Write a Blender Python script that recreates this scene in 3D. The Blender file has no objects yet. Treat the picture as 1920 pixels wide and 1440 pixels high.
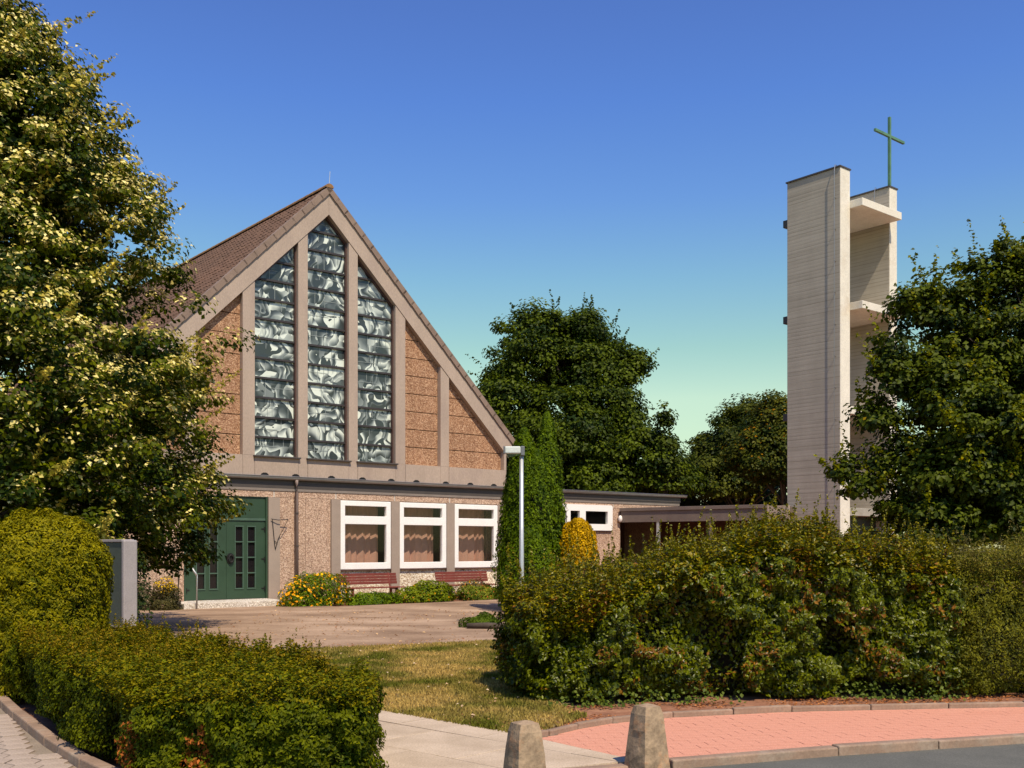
import bpy, bmesh, math, random
import numpy as np
from mathutils import Vector, Matrix

random.seed(7)
RNG = np.random.default_rng(11)
R = math.radians
scene = bpy.context.scene
C = scene.collection

# ------------------------------------------------------------------ camera, sky, sun
F = 1932.0           # focal length in pixels of the 1920 px wide photograph
EYE = 1.6
cam = bpy.data.cameras.new('camera'); camo = bpy.data.objects.new('camera', cam); C.objects.link(camo)
camo.location = (0, 0, EYE); camo.rotation_euler = (R(90), 0, 0)
cam.sensor_width = 36; cam.lens = 36 * F / 1920
cam.shift_y = 305 / 1920; cam.clip_end = 2000; cam.clip_start = .05
scene.camera = camo

ELEV = 56.0
ang = math.radians(39.55)                    # facade direction
U = Vector((math.cos(ang), math.sin(ang), 0)); V = Vector((-math.sin(ang), math.cos(ang), 0))
th = R(14)
sh = (-V) * math.cos(th) + (-U) * math.sin(th)
sund = Vector((sh.x * math.cos(R(ELEV)), sh.y * math.cos(R(ELEV)), math.sin(R(ELEV))))
sl = bpy.data.lights.new('sun', 'SUN'); slo = bpy.data.objects.new('sun', sl); C.objects.link(slo)
sl.energy = 5.0; sl.angle = R(.53); sl.color = (1, .868, .665)
slo.rotation_euler = sund.to_track_quat('Z', 'Y').to_euler(); slo.location = (20, -30, 60)

world = bpy.data.worlds.new('World'); scene.world = world; world.use_nodes = True
wn = world.node_tree; wn.nodes.clear()
def wnode(t): return wn.nodes.new(t)
sky = wnode('ShaderNodeTexSky'); sky.sky_type = 'NISHITA'; sky.sun_disc = False
sky.sun_elevation = R(ELEV); sky.sun_rotation = math.atan2(sh.x, sh.y); sky.air_density = 1.0
sky.dust_density = .3; sky.ozone_density = 2.0; sky.altitude = 100
tc = wnode('ShaderNodeTexCoord'); sx = wnode('ShaderNodeSeparateXYZ')
wn.links.new(tc.outputs['Generated'], sx.inputs[0])
rp = wnode('ShaderNodeValToRGB'); e = rp.color_ramp.elements
e[0].position = 0.0; e[0].color = (.36, .37, .26, 1)
e[1].position = .75; e[1].color = (0.301, 0.400, 0.631, 1)
for p, c in ((0.14, (0.665, 0.633, 0.38, 1)), (0.187, (0.538, 0.6, 0.399, 1)), (0.25, (0.439, 0.561, 0.511, 1)), (0.318, (0.359, 0.482, 0.632, 1)), (0.397, (0.308, 0.432, 0.68, 1)), (0.462, (0.301, 0.4, 0.651, 1))):
    n_ = e.new(p); n_.color = c
wn.links.new(sx.outputs['Z'], rp.inputs[0])
mx = wnode('ShaderNodeMix'); mx.data_type = 'RGBA'; mx.blend_type = 'MULTIPLY'; mx.inputs[0].default_value = 1
wn.links.new(sky.outputs[0], mx.inputs[6]); wn.links.new(rp.outputs[0], mx.inputs[7])
gn = wnode('ShaderNodeMix'); gn.data_type = 'RGBA'; gn.blend_type = 'MULTIPLY'; gn.inputs[0].default_value = 1
wn.links.new(mx.outputs[2], gn.inputs[6]); gn.inputs[7].default_value = (1.7, 1.7, 1.7, 1)
bg = wnode('ShaderNodeBackground'); bg.inputs[1].default_value = .15
wo = wnode('ShaderNodeOutputWorld')
wn.links.new(gn.outputs[2], bg.inputs[0]); wn.links.new(bg.outputs[0], wo.inputs[0])

scene.view_settings.view_transform = 'Standard'; scene.view_settings.look = 'None'
scene.view_settings.gamma = 1; scene.view_settings.exposure = 0.07
scene.view_settings.use_curve_mapping = False
scene.render.resolution_x = 1024; scene.render.resolution_y = 768
scene.cycles.max_bounces = 8; scene.cycles.transparent_max_bounces = 12

# ------------------------------------------------------------------ materials
def new_mat(name):
    m = bpy.data.materials.new(name); m.use_nodes = True
    nt = m.node_tree; nt.nodes.clear()
    out = nt.nodes.new('ShaderNodeOutputMaterial'); b = nt.nodes.new('ShaderNodeBsdfPrincipled')
    nt.links.new(b.outputs[0], out.inputs[0])
    return m, nt, b, out
def coords(nt, scale=(1, 1, 1), off=None):
    t = nt.nodes.new('ShaderNodeTexCoord'); mp = nt.nodes.new('ShaderNodeMapping')
    mp.inputs['Scale'].default_value = scale
    nt.links.new(t.outputs['Object'], mp.inputs[0]); return mp
def ramp(nt, stops):
    r = nt.nodes.new('ShaderNodeValToRGB'); el = r.color_ramp.elements
    el[0].position, el[0].color = stops[0][0], (*stops[0][1], 1)
    el[1].position, el[1].color = stops[-1][0], (*stops[-1][1], 1)
    for p, c in stops[1:-1]:
        k = el.new(p); k.color = (*c, 1)
    return r
def noise(nt, vec, scale, detail=4, rough=.6, dist=0):
    n = nt.nodes.new('ShaderNodeTexNoise'); n.inputs['Scale'].default_value = scale
    n.inputs['Detail'].default_value = detail; n.inputs['Roughness'].default_value = rough
    n.inputs['Distortion'].default_value = dist
    nt.links.new(vec.outputs[0], n.inputs['Vector']); return n
def mixc(nt, a, b, fac, mode='MIX'):
    m = nt.nodes.new('ShaderNodeMix'); m.data_type = 'RGBA'; m.blend_type = mode
    if isinstance(fac, (int, float)): m.inputs[0].default_value = fac
    else: nt.links.new(fac, m.inputs[0])
    nt.links.new(a, m.inputs[6]); nt.links.new(b, m.inputs[7]); return m.outputs[2]
def bump(nt, b, h, strength, dist=.01):
    bp = nt.nodes.new('ShaderNodeBump'); bp.inputs['Strength'].default_value = strength
    bp.inputs['Distance'].default_value = dist
    nt.links.new(h, bp.inputs['Height']); nt.links.new(bp.outputs[0], b.inputs['Normal'])
def plain(name, col, rough=.6, var=.18, scale=3, fine=60, bmp=.15, metal=0, stain=None, spec=.4, stretch=(1, 1, 1)):
    """painted or plain surface with large soft variation, fine grain and slight relief"""
    m, nt, b, o = new_mat(name); mp = coords(nt, stretch)
    n1 = noise(nt, mp, scale, 5, .65); n2 = noise(nt, mp, fine, 3)
    lo = tuple(c * (1 - var) for c in col); hi = tuple(min(1, c * (1 + var)) for c in col)
    r = ramp(nt, [(.3, lo), (.5, col), (.7, hi)]); nt.links.new(n1.outputs[0], r.inputs[0])
    r2 = ramp(nt, [(.3, (.86,) * 3), (.7, (1.1,) * 3)]); nt.links.new(n2.outputs[0], r2.inputs[0])
    c = mixc(nt, r.outputs[0], r2.outputs[0], 1.0, 'MULTIPLY')
    if stain:
        n3 = noise(nt, mp, scale * .7, 6, .75); r3 = ramp(nt, [(.52, (0, 0, 0)), (.68, (1, 1, 1))])
        nt.links.new(n3.outputs[0], r3.inputs[0])
        rgb = nt.nodes.new('ShaderNodeRGB'); rgb.outputs[0].default_value = (*stain, 1)
        mm = nt.nodes.new('ShaderNodeMath'); mm.operation = 'MULTIPLY'; mm.inputs[1].default_value = .6
        nt.links.new(r3.outputs[0], mm.inputs[0]); c = mixc(nt, c, rgb.outputs[0], mm.outputs[0])
    nt.links.new(c, b.inputs['Base Color']); b.inputs['Roughness'].default_value = rough
    b.inputs['Metallic'].default_value = metal; b.inputs['Specular IOR Level'].default_value = spec
    bump(nt, b, n2.outputs[0], bmp, .004)
    return m
def pebble(name, cols, scale=38, soft=.16):
    m, nt, b, o = new_mat(name); mp = coords(nt)
    v = nt.nodes.new('ShaderNodeTexVoronoi'); v.inputs['Scale'].default_value = scale
    nt.links.new(mp.outputs[0], v.inputs['Vector'])
    sp = nt.nodes.new('ShaderNodeSeparateColor'); nt.links.new(v.outputs['Color'], sp.inputs[0])
    r = ramp(nt, cols); nt.links.new(sp.outputs[0], r.inputs[0])
    n = noise(nt, mp, 1.3, 6, .7); r2 = ramp(nt, [(.25, (1 - soft,) * 3), (.75, (1 + soft,) * 3)]); nt.links.new(n.outputs[0], r2.inputs[0])
    c = mixc(nt, r.outputs[0], r2.outputs[0], 1, 'MULTIPLY')
    ns = noise(nt, coords(nt, (7, 7, .5)), 1.2, 5, .7); rs = ramp(nt, [(.35, (.86, .84, .82)), (.6, (1.04,) * 3)]); nt.links.new(ns.outputs[0], rs.inputs[0])
    c = mixc(nt, c, rs.outputs[0], .8, 'MULTIPLY')
    nt.links.new(c, b.inputs['Base Color']); b.inputs['Roughness'].default_value = .85
    bump(nt, b, v.outputs['Distance'], .8, .012)
    return m
def leafmat(name, trans=.3, rough=.5, spec=.35):
    m, nt, b, o = new_mat(name)
    a = nt.nodes.new('ShaderNodeAttribute'); a.attribute_name = 'leafcol'
    h0 = nt.nodes.new('ShaderNodeHueSaturation'); h0.inputs['Saturation'].default_value = 1.12; h0.inputs['Value'].default_value = 1.12
    nt.links.new(a.outputs['Color'], h0.inputs['Color']); nt.links.new(h0.outputs[0], b.inputs['Base Color']); b.inputs['Roughness'].default_value = rough
    b.inputs['Specular IOR Level'].default_value = spec
    t = nt.nodes.new('ShaderNodeBsdfTranslucent')
    hs = nt.nodes.new('ShaderNodeHueSaturation'); hs.inputs['Saturation'].default_value = 1.1; hs.inputs['Value'].default_value = 1.3
    nt.links.new(a.outputs['Color'], hs.inputs['Color']); nt.links.new(hs.outputs[0], t.inputs[0])
    mxs = nt.nodes.new('ShaderNodeMixShader'); mxs.inputs[0].default_value = trans
    nt.links.new(b.outputs[0], mxs.inputs[1]); nt.links.new(t.outputs[0], mxs.inputs[2]); nt.links.new(mxs.outputs[0], o.inputs[0])
    return m
M = {}
M['trim'] = plain('taupe_painted_concrete', (.42, .325, .255), .7, .10, 1.2, 40, .1, stain=(.33, .25, .21), stretch=(1, 1, .35))
M['grey_post'] = plain('grey_plaster', (.35, .275, .22), .8, .08, 2, 60, .1)
M['pebble_low'] = pebble('pebbledash_pink', [(0, (.24, .145, .10)), (.3, (.42, .275, .19)), (.6, (.53, .355, .25)), (1, (.72, .54, .40))], 42)
M['pebble_sill'] = pebble('pebbledash_pale', [(0, (.34, .22, .13)), (.3, (.62, .50, .36)), (.6, (.76, .66, .48)), (1, (.95, .9, .75))], 30)
M['pebble_gable'] = pebble('pebbledash_orange', [(0, (.20, .09, .042)), (.3, (.32, .165, .085)), (.65, (.41, .22, .12)), (1, (.60, .38, .23))], 36)
M['joint'] = plain('dark_joint', (.06, .04, .03), .9)
M['pale_joint'] = plain('pale_mortar', (.6, .55, .48), .8)
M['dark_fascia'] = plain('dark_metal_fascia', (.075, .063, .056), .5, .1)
M['fascia_strip'] = plain('grey_metal_strip', (.24, .20, .17), .5, .1)
M['zinc'] = plain('zinc', (.34, .33, .32), .42, .12, 4, 80, .05, metal=.8)
M['pipe'] = plain('downpipe_paint', (.24, .18, .155), .5, .1)
M['white'] = plain('white_pvc', (.93, .90, .86), .35, .03, 2, 60, .03)
M['green'] = plain('green_paint', (.032, .066, .036), .45, .12, 1.5, 60, .08)
M['green_edge'] = plain('green_paint_worn', (.065, .115, .08), .5, .12)
M['bar'] = plain('dark_glazing_bar', (.045, .038, .038), .5)
M['brownframe'] = plain('brown_window_frame', (.085, .045, .038), .5)
M['iron'] = plain('black_iron', (.025, .023, .022), .45, .1, metal=.4)
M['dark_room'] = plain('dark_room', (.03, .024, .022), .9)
M['curtain'] = plain('curtain_fabric', (.78, .46, .36), .9, .08, 3, 90, .1)
M['bench'] = plain('red_brown_paint', (.20, .045, .032), .55, .15, 5, 60, .1)
M['step'] = pebble('exposed_aggregate', [(0, (.36, .3, .24)), (.5, (.60, .54, .46)), (1, (.85, .8, .72))], 40)
M['steel'] = plain('galvanised_steel', (.55, .56, .55), .4, .08, 6, 80, .05, metal=.55)
M['lamp_body'] = plain('lamp_plastic', (.62, .66, .62), .4, .05)
M['lamp_cap'] = plain('lamp_cap_grey', (.16, .17, .18), .5, .05)
M['board_face'] = plain('board_grey_green', (.075, .09, .075), .5, .1)
M['board_frame'] = plain('board_frame_grey', (.34, .30, .29), .45, .08)
M['verge'] = plain('verge_tile', (.24, .17, .13), .85, .15, 2, 50, .3, stain=(.30, .22, .16))
M['bark'] = plain('bark', (.075, .055, .04), .95, .35, 6, 40, .8, stretch=(1, 1, .3))
M['twig'] = plain('dark_core_fill', (.018, .016, .009), 1, .4, 4, 40, .5)  # dark filler for the added cores that block light inside foliage
M['cross'] = plain('copper_green_paint', (.10, .22, .125), .5, .2, 3, 50, .1)
M['wlamp'] = plain('wall_lamp_glass', (.85, .8, .74), .3, .02)
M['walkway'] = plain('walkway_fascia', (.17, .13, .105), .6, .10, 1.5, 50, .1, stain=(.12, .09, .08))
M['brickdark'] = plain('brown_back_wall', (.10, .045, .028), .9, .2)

def tile_mat(name):
    m, nt, b, o = new_mat(name); mp = coords(nt)
    n1 = noise(nt, mp, .5, 6, .7); n2 = noise(nt, mp, 6, 4, .7); n3 = noise(nt, mp, 2.3, 8, .8)
    r = ramp(nt, [(.3, (.085, .045, .028)), (.5, (.125, .068, .042)), (.7, (.17, .095, .06))]); nt.links.new(n2.outputs[0], r.inputs[0])
    r1 = ramp(nt, [(.3, (.8, .82, .8)), (.7, (1.15, 1.1, 1.05))]); nt.links.new(n1.outputs[0], r1.inputs[0])
    c = mixc(nt, r.outputs[0], r1.outputs[0], 1, 'MULTIPLY')
    r3 = ramp(nt, [(.66, (0, 0, 0)), (.74, (1, 1, 1))]); nt.links.new(n3.outputs[0], r3.inputs[0])
    rgb = nt.nodes.new('ShaderNodeRGB'); rgb.outputs[0].default_value = (.30, .25, .17, 1)
    c = mixc(nt, c, rgb.outputs[0], r3.outputs[0])
    nt.links.new(c, b.inputs['Base Color']); b.inputs['Roughness'].default_value = .9
    bump(nt, b, n2.outputs[0], .4, .01); return m
M['tile'] = tile_mat('brown_roof_tile')
M['ridge'] = plain('ridge_tile_lichen', (.26, .14, .06), .9, .3, 5, 40, .4, stain=(.42, .22, .05))

def concrete_board():
    m, nt, b, o = new_mat('board_marked_concrete'); t = nt.nodes.new('ShaderNodeTexCoord')
    mp = nt.nodes.new('ShaderNodeMapping'); nt.links.new(t.outputs['Object'], mp.inputs[0])
    mp.inputs['Scale'].default_value = (.25, .25, 9.0)
    n = noise(nt, mp, 1.0, 5, .7)                       # streaks running along the boards
    w = nt.nodes.new('ShaderNodeTexWave'); w.wave_type = 'BANDS'; w.bands_direction = 'Z'; w.wave_profile = 'SIN'
    w.inputs['Scale'].default_value = 2.6; w.inputs['Distortion'].default_value = .9; w.inputs['Detail'].default_value = 2; w.inputs['Detail Scale'].default_value = .6
    mp2 = nt.nodes.new('ShaderNodeMapping'); nt.links.new(t.outputs['Object'], mp2.inputs[0]); mp2.inputs['Scale'].default_value = (.5, .5, 1)
    nt.links.new(mp2.outputs[0], w.inputs['Vector'])
    big = noise(nt, coords(nt, (1, 1, .4)), .7, 6, .65)
    r = ramp(nt, [(.3, (.37, .325, .25)), (.5, (.44, .385, .30)), (.7, (.48, .425, .335))]); nt.links.new(n.outputs[0], r.inputs[0])
    rb = ramp(nt, [(.3, (.86, .85, .84)), (.7, (1.1, 1.1, 1.1))]); nt.links.new(big.outputs[0], rb.inputs[0])
    c = mixc(nt, r.outputs[0], rb.outputs[0], 1, 'MULTIPLY')
    gap = noise(nt, mp, .8, 3, .6)
    rl = ramp(nt, [(.02, (.60, .58, .55)), (.09, (1, 1, 1))]); nt.links.new(w.outputs[0], rl.inputs[0])
    rg = ramp(nt, [(.42, (0, 0, 0)), (.6, (1, 1, 1))]); nt.links.new(gap.outputs[0], rg.inputs[0])
    one = nt.nodes.new('ShaderNodeRGB'); one.outputs[0].default_value = (1, 1, 1, 1)
    rl2 = mixc(nt, rl.outputs[0], one.outputs[0], rg.outputs[0])
    c = mixc(nt, c, rl2, .8, 'MULTIPLY')
    nt.links.new(c, b.inputs['Base Color']); b.inputs['Roughness'].default_value = .9
    bump(nt, b, w.outputs[0], .12, .006); return m
M['boards'] = concrete_board()
M['concrete'] = plain('pale_concrete', (.74, .69, .58), .85, .08, 1.3, 30, .2, stain=(.55, .46, .34))
M['concrete_floor'] = plain('weathered_concrete', (.36, .33, .27), .9, .2, 1.6, 40, .3, stain=(.24, .17, .12))

def swirl_glass():
    """relief glass: petal-shaped facets, each running from dark to pale, with curved outlines"""
    m, nt, b, o = new_mat('swirl_relief_glass'); t = nt.nodes.new('ShaderNodeTexCoord'); L = nt.links.new
    oi = nt.nodes.new('ShaderNodeObjectInfo'); mp = nt.nodes.new('ShaderNodeMapping'); L(t.outputs['Object'], mp.inputs[0])
    ml = nt.nodes.new('ShaderNodeMath'); ml.operation = 'MULTIPLY'; ml.inputs[1].default_value = 60
    L(oi.outputs['Random'], ml.inputs[0]); L(ml.outputs[0], mp.inputs['Location'])
    ro = nt.nodes.new('ShaderNodeMath'); ro.operation = 'MULTIPLY'; ro.inputs[1].default_value = 3; L(oi.outputs['Random'], ro.inputs[0])
    n = nt.nodes.new('ShaderNodeTexNoise'); n.inputs['Scale'].default_value = 1.5; n.inputs['Detail'].default_value = 1.2; L(mp.outputs[0], n.inputs['Vector'])
    sub = nt.nodes.new('ShaderNodeVectorMath'); sub.operation = 'SUBTRACT'; L(n.outputs['Color'], sub.inputs[0]); sub.inputs[1].default_value = (.5, .5, .5)
    sc = nt.nodes.new('ShaderNodeVectorMath'); sc.operation = 'MULTIPLY'; L(sub.outputs[0], sc.inputs[0]); sc.inputs[1].default_value = (1.5, 0, 1.3)
    ad = nt.nodes.new('ShaderNodeVectorMath'); ad.operation = 'ADD'; L(mp.outputs[0], ad.inputs[0]); L(sc.outputs[0], ad.inputs[1])
    st = nt.nodes.new('ShaderNodeVectorMath'); st.operation = 'MULTIPLY'; L(ad.outputs[0], st.inputs[0]); st.inputs[1].default_value = (4.8, .5, 3.3)
    v = nt.nodes.new('ShaderNodeTexVoronoi'); v.inputs['Scale'].default_value = 1.0; L(st.outputs[0], v.inputs['Vector'])
    d = nt.nodes.new('ShaderNodeVectorMath'); d.operation = 'SUBTRACT'; L(st.outputs[0], d.inputs[0]); L(v.outputs['Position'], d.inputs[1])
    c = nt.nodes.new('ShaderNodeVectorMath'); c.operation = 'SUBTRACT'; L(v.outputs['Color'], c.inputs[0]); c.inputs[1].default_value = (.5, .5, .5)
    dt = nt.nodes.new('ShaderNodeVectorMath'); dt.operation = 'DOT_PRODUCT'; L(d.outputs[0], dt.inputs[0]); L(c.outputs[0], dt.inputs[1])
    sp = nt.nodes.new('ShaderNodeSeparateColor'); L(v.outputs['Color'], sp.inputs[0])
    m1 = nt.nodes.new('ShaderNodeMath'); m1.operation = 'MULTIPLY_ADD'; L(dt.outputs['Value'], m1.inputs[0]); m1.inputs[1].default_value = 2.6
    m2 = nt.nodes.new('ShaderNodeMath'); m2.operation = 'MULTIPLY_ADD'; L(sp.outputs[1], m2.inputs[0]); m2.inputs[1].default_value = .5; m2.inputs[2].default_value = .22
    L(m2.outputs[0], m1.inputs[2])
    r = ramp(nt, [(.0, (.045, .055, .055)), (.3, (.12, .14, .138)), (.5, (.23, .26, .25)), (.75, (.48, .53, .48)), (1, (.74, .80, .70))]); L(m1.outputs[0], r.inputs[0])
    L(r.outputs[0], b.inputs['Base Color']); b.inputs['Roughness'].default_value = .2
    bump(nt, b, m1.outputs[0], .25, .02); return m
M['swirl'] = swirl_glass()
M['lead'] = plain('lead_came', (.30, .34, .33), .5, .05)
def glass(name, tint=(.84, .84, .82)):
    m, nt, b, o = new_mat(name); nt.nodes.remove(b)
    tr = nt.nodes.new('ShaderNodeBsdfTransparent'); tr.inputs[0].default_value = (*tint, 1)
    gl = nt.nodes.new('ShaderNodeBsdfGlossy'); gl.inputs['Roughness'].default_value = .02
    fr = nt.nodes.new('ShaderNodeFresnel'); fr.inputs[0].default_value = 1.5
    ms = nt.nodes.new('ShaderNodeMixShader'); ge = nt.nodes.new('ShaderNodeNewGeometry'); iv = nt.nodes.new('ShaderNodeMath'); iv.operation = 'SUBTRACT'; iv.inputs[0].default_value = 1
    nt.links.new(ge.outputs['Backfacing'], iv.inputs[1]); mu = nt.nodes.new('ShaderNodeMath'); mu.operation = 'MULTIPLY'
    nt.links.new(fr.outputs[0], mu.inputs[0]); nt.links.new(iv.outputs[0], mu.inputs[1]); nt.links.new(mu.outputs[0], ms.inputs[0])
    nt.links.new(tr.outputs[0], ms.inputs[1]); nt.links.new(gl.outputs[0], ms.inputs[2]); nt.links.new(ms.outputs[0], o.inputs[0])
    return m
M['glass'] = glass('window_glass')
def darkglass():
    m, nt, b, o = new_mat('dark_door_glass'); b.inputs['Base Color'].default_value = (.012, .01, .012, 1); b.inputs['Roughness'].default_value = .12; return m
M['darkglass'] = darkglass()

def ground_mat(name, stops, s1, s2, bmp=.3, speck=None, aniso=(1, 1, 1), rough=.95):
    m, nt, b, o = new_mat(name); mp = coords(nt, aniso)
    n1 = noise(nt, mp, s1, 6, .65); r = ramp(nt, stops); nt.links.new(n1.outputs[0], r.inputs[0])
    n2 = noise(nt, mp, s2, 3, .6); r2 = ramp(nt, [(.3, (.78,) * 3), (.7, (1.2,) * 3)]); nt.links.new(n2.outputs[0], r2.inputs[0])
    c = mixc(nt, r.outputs[0], r2.outputs[0], 1, 'MULTIPLY')
    nt.links.new(c, b.inputs['Base Color']); b.inputs['Roughness'].default_value = rough; b.inputs['Specular IOR Level'].default_value = .2
    bump(nt, b, n2.outputs[0], bmp, .006); return m
M['asphalt'] = ground_mat('road_asphalt', [(.3, (.10, .10, .088)), (.7, (.135, .132, .115))], 1.2, 90, .5)
M['plaza'] = ground_mat('old_brown_asphalt', [(.3, (.19, .12, .075)), (.44, (.28, .185, .12)), (.56, (.38, .26, .175)), (.72, (.50, .355, .25))], .55, 40, .3, aniso=(.7, 1.1, 1))
M['soil'] = ground_mat('dry_soil', [(.3, (.18, .085, .05)), (.5, (.28, .13, .075)), (.7, (.38, .20, .12))], 3, 50, .7)
M['turf'] = ground_mat('dry_turf', [(.3, (.13, .12, .045)), (.5, (.21, .17, .075)), (.7, (.32, .23, .12))], .8, 30, .6)
M['pathslab'] = ground_mat('concrete_slab', [(.3, (.38, .29, .20)), (.5, (.48, .375, .27)), (.7, (.58, .46, .34))], 1.6, 70, .3)
M['paver'] = ground_mat('grey_pink_paver', [(.3, (.32, .25, .20)), (.7, (.45, .36, .29))], 2.2, 60, .3)
M['brickred'] = ground_mat('red_clinker', [(.3, (.54, .235, .155)), (.5, (.60, .275, .185)), (.72, (.65, .34, .235))], .9, 60, .2)
M['sand'] = ground_mat('joint_sand', [(.3, (.54, .27, .18)), (.7, (.64, .36, .24))], 3, 80, .3)
M['kerb'] = plain('kerb_concrete', (.27, .18, .125), .95, .3, 2.5, 50, .7, stain=(.42, .34, .26))
M['bollard'] = plain('exposed_bollard_concrete', (.32, .225, .14), .95, .42, 9, 45, 1.0, stain=(.50, .21, .08))
M['leaf'] = leafmat('leaf', .28, .5, .13)
M['needle'] = leafmat('needle', .2, .6, .12)
M['glossleaf'] = leafmat('glossy_leaf', .22, .36, .26)
M['grassblade'] = leafmat('grass_blade', .25, .7, .2)
M['petal'] = leafmat('petal', .3, .6, .2)

# ------------------------------------------------------------------ mesh helpers
def link(name, me, mat, parent=None):
    o = bpy.data.objects.new(name, me); C.objects.link(o)
    if mat is not None and not me.materials: me.materials.append(mat)
    if parent is not None: o.parent = parent
    return o
class MB:
    def __init__(s): s.bm = bmesh.new()
    def box(s, x0, x1, y0, y1, z0, z1, bev=0, rot=None):
        r = bmesh.ops.create_cube(s.bm, size=1)
        vs = r['verts']
        for v in vs:
            v.co = Vector((x0 + (v.co.x + .5) * (x1 - x0), y0 + (v.co.y + .5) * (y1 - y0), z0 + (v.co.z + .5) * (z1 - z0)))
        if rot is not None:
            c = Vector(((x0 + x1) / 2, (y0 + y1) / 2, (z0 + z1) / 2))
            for v in vs: v.co = c + rot @ (v.co - c)
        if bev:
            es = list({e for v in vs for e in v.link_edges})
            bmesh.ops.bevel(s.bm, geom=es, offset=bev, segments=2, affect='EDGES', profile=.5)
        return s
    def prism(s, poly, y0, y1):           # poly in x,z
        a = [s.bm.verts.new((x, y0, z)) for x, z in poly]; b = [s.bm.verts.new((x, y1, z)) for x, z in poly]
        n = len(poly); s.bm.faces.new(a); s.bm.faces.new(b[::-1])
        for i in range(n): s.bm.faces.new((a[i], b[i], b[(i + 1) % n], a[(i + 1) % n]))
        return s
    def slab(s, poly, z0, z1):            # poly in x,y
        a = [s.bm.verts.new((x, y, z0)) for x, y in poly]; b = [s.bm.verts.new((x, y, z1)) for x, y in poly]
        n = len(poly); s.bm.faces.new(a[::-1]); s.bm.faces.new(b)
        for i in range(n): s.bm.faces.new((a[(i + 1) % n], b[(i + 1) % n], b[i], a[i]))
        return s
    def tube(s, pts, rad, seg=8, cap=True):
        pts = [Vector(p) for p in pts]; rads = rad if isinstance(rad, (list, tuple)) else [rad] * len(pts)
        rings = []
        for i, p in enumerate(pts):
            d = (pts[min(i + 1, len(pts) - 1)] - pts[max(i - 1, 0)]).normalized()
            q = d.to_track_quat('Z', 'Y'); ring = []
            for k in range(seg):
                a = 2 * math.pi * k / seg
                ring.append(s.bm.verts.new(p + q @ Vector((math.cos(a) * rads[i], math.sin(a) * rads[i], 0))))
            rings.append(ring)
        for i in range(len(rings) - 1):
            for k in range(seg):
                s.bm.faces.new((rings[i][k], rings[i][(k + 1) % seg], rings[i + 1][(k + 1) % seg], rings[i + 1][k]))
        if cap: s.bm.faces.new(rings[0][::-1]); s.bm.faces.new(rings[-1])
        return s
    def mesh(s, name, smooth=False):
        bmesh.ops.recalc_face_normals(s.bm, faces=s.bm.faces[:])
        me = bpy.data.meshes.new(name); s.bm.to_mesh(me); s.bm.free()
        if smooth:
            for p in me.polygons: p.use_smooth = True
        return me
    def build(s, name, mat, parent=None, smooth=False): return link(name, s.mesh(name, smooth), mat, parent)
def bx(name, x0, x1, y0, y1, z0, z1, mat, parent, bev=0): return MB().box(x0, x1, y0, y1, z0, z1, bev).build(name, mat, parent)
def tag(o, label=None, cat=None, group=None, kind=None):
    if label: o['label'] = label
    if cat: o['category'] = cat
    if group: o['group'] = group
    if kind: o['kind'] = kind
    return o
def empty(name, loc=(0, 0, 0), rz=0):
    o = bpy.data.objects.new(name, None); C.objects.link(o); o.location = loc; o.rotation_euler = (0, 0, rz); o.empty_display_size = .3
    return o
def clip(poly, fn):                       # keep part of poly where fn(p) >= 0
    out = []
    for i in range(len(poly)):
        a, b = poly[i], poly[(i + 1) % len(poly)]; fa, fb = fn(a), fn(b)
        if fa >= 0: out.append(a)
        if (fa >= 0) != (fb >= 0):
            t = fa / (fa - fb); out.append((a[0] + (b[0] - a[0]) * t, a[1] + (b[1] - a[1]) * t))
    res = []
    for p in out:
        if not res or (abs(p[0] - res[-1][0]) + abs(p[1] - res[-1][1])) > 1e-5: res.append(p)
    if len(res) > 1 and (abs(res[0][0] - res[-1][0]) + abs(res[0][1] - res[-1][1])) < 1e-5: res.pop()
    return res
def area(poly): return abs(sum(poly[i][0] * poly[(i + 1) % len(poly)][1] - poly[(i + 1) % len(poly)][0] * poly[i][1] for i in range(len(poly)))) / 2

# vectorised value noise
def vnoise(P, scale=1.0, seed=0):
    p = P * scale + seed * 17.31; i = np.floor(p).astype(np.int64); f = p - i; f = f * f * (3 - 2 * f)
    def h(ix, iy, iz):
        n = (ix * 374761393 + iy * 668265263 + iz * 2147483647 + seed * 1274126177) & 0xffffffff
        n = ((n ^ (n >> 13)) * 1274126177) & 0xffffffff
        return ((n ^ (n >> 16)) & 0xffff) / 65535.0
    r = 0
    for a in (0, 1):
        for b in (0, 1):
            for c in (0, 1):
                w = (f[:, 0] if a else 1 - f[:, 0]) * (f[:, 1] if b else 1 - f[:, 1]) * (f[:, 2] if c else 1 - f[:, 2])
                r = r + w * h(i[:, 0] + a, i[:, 1] + b, i[:, 2] + c)
    return r
def unit(v): return v / np.maximum(np.linalg.norm(v, axis=1, keepdims=True), 1e-9)
def rdir(n): return unit(RNG.normal(size=(n, 3)))

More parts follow.
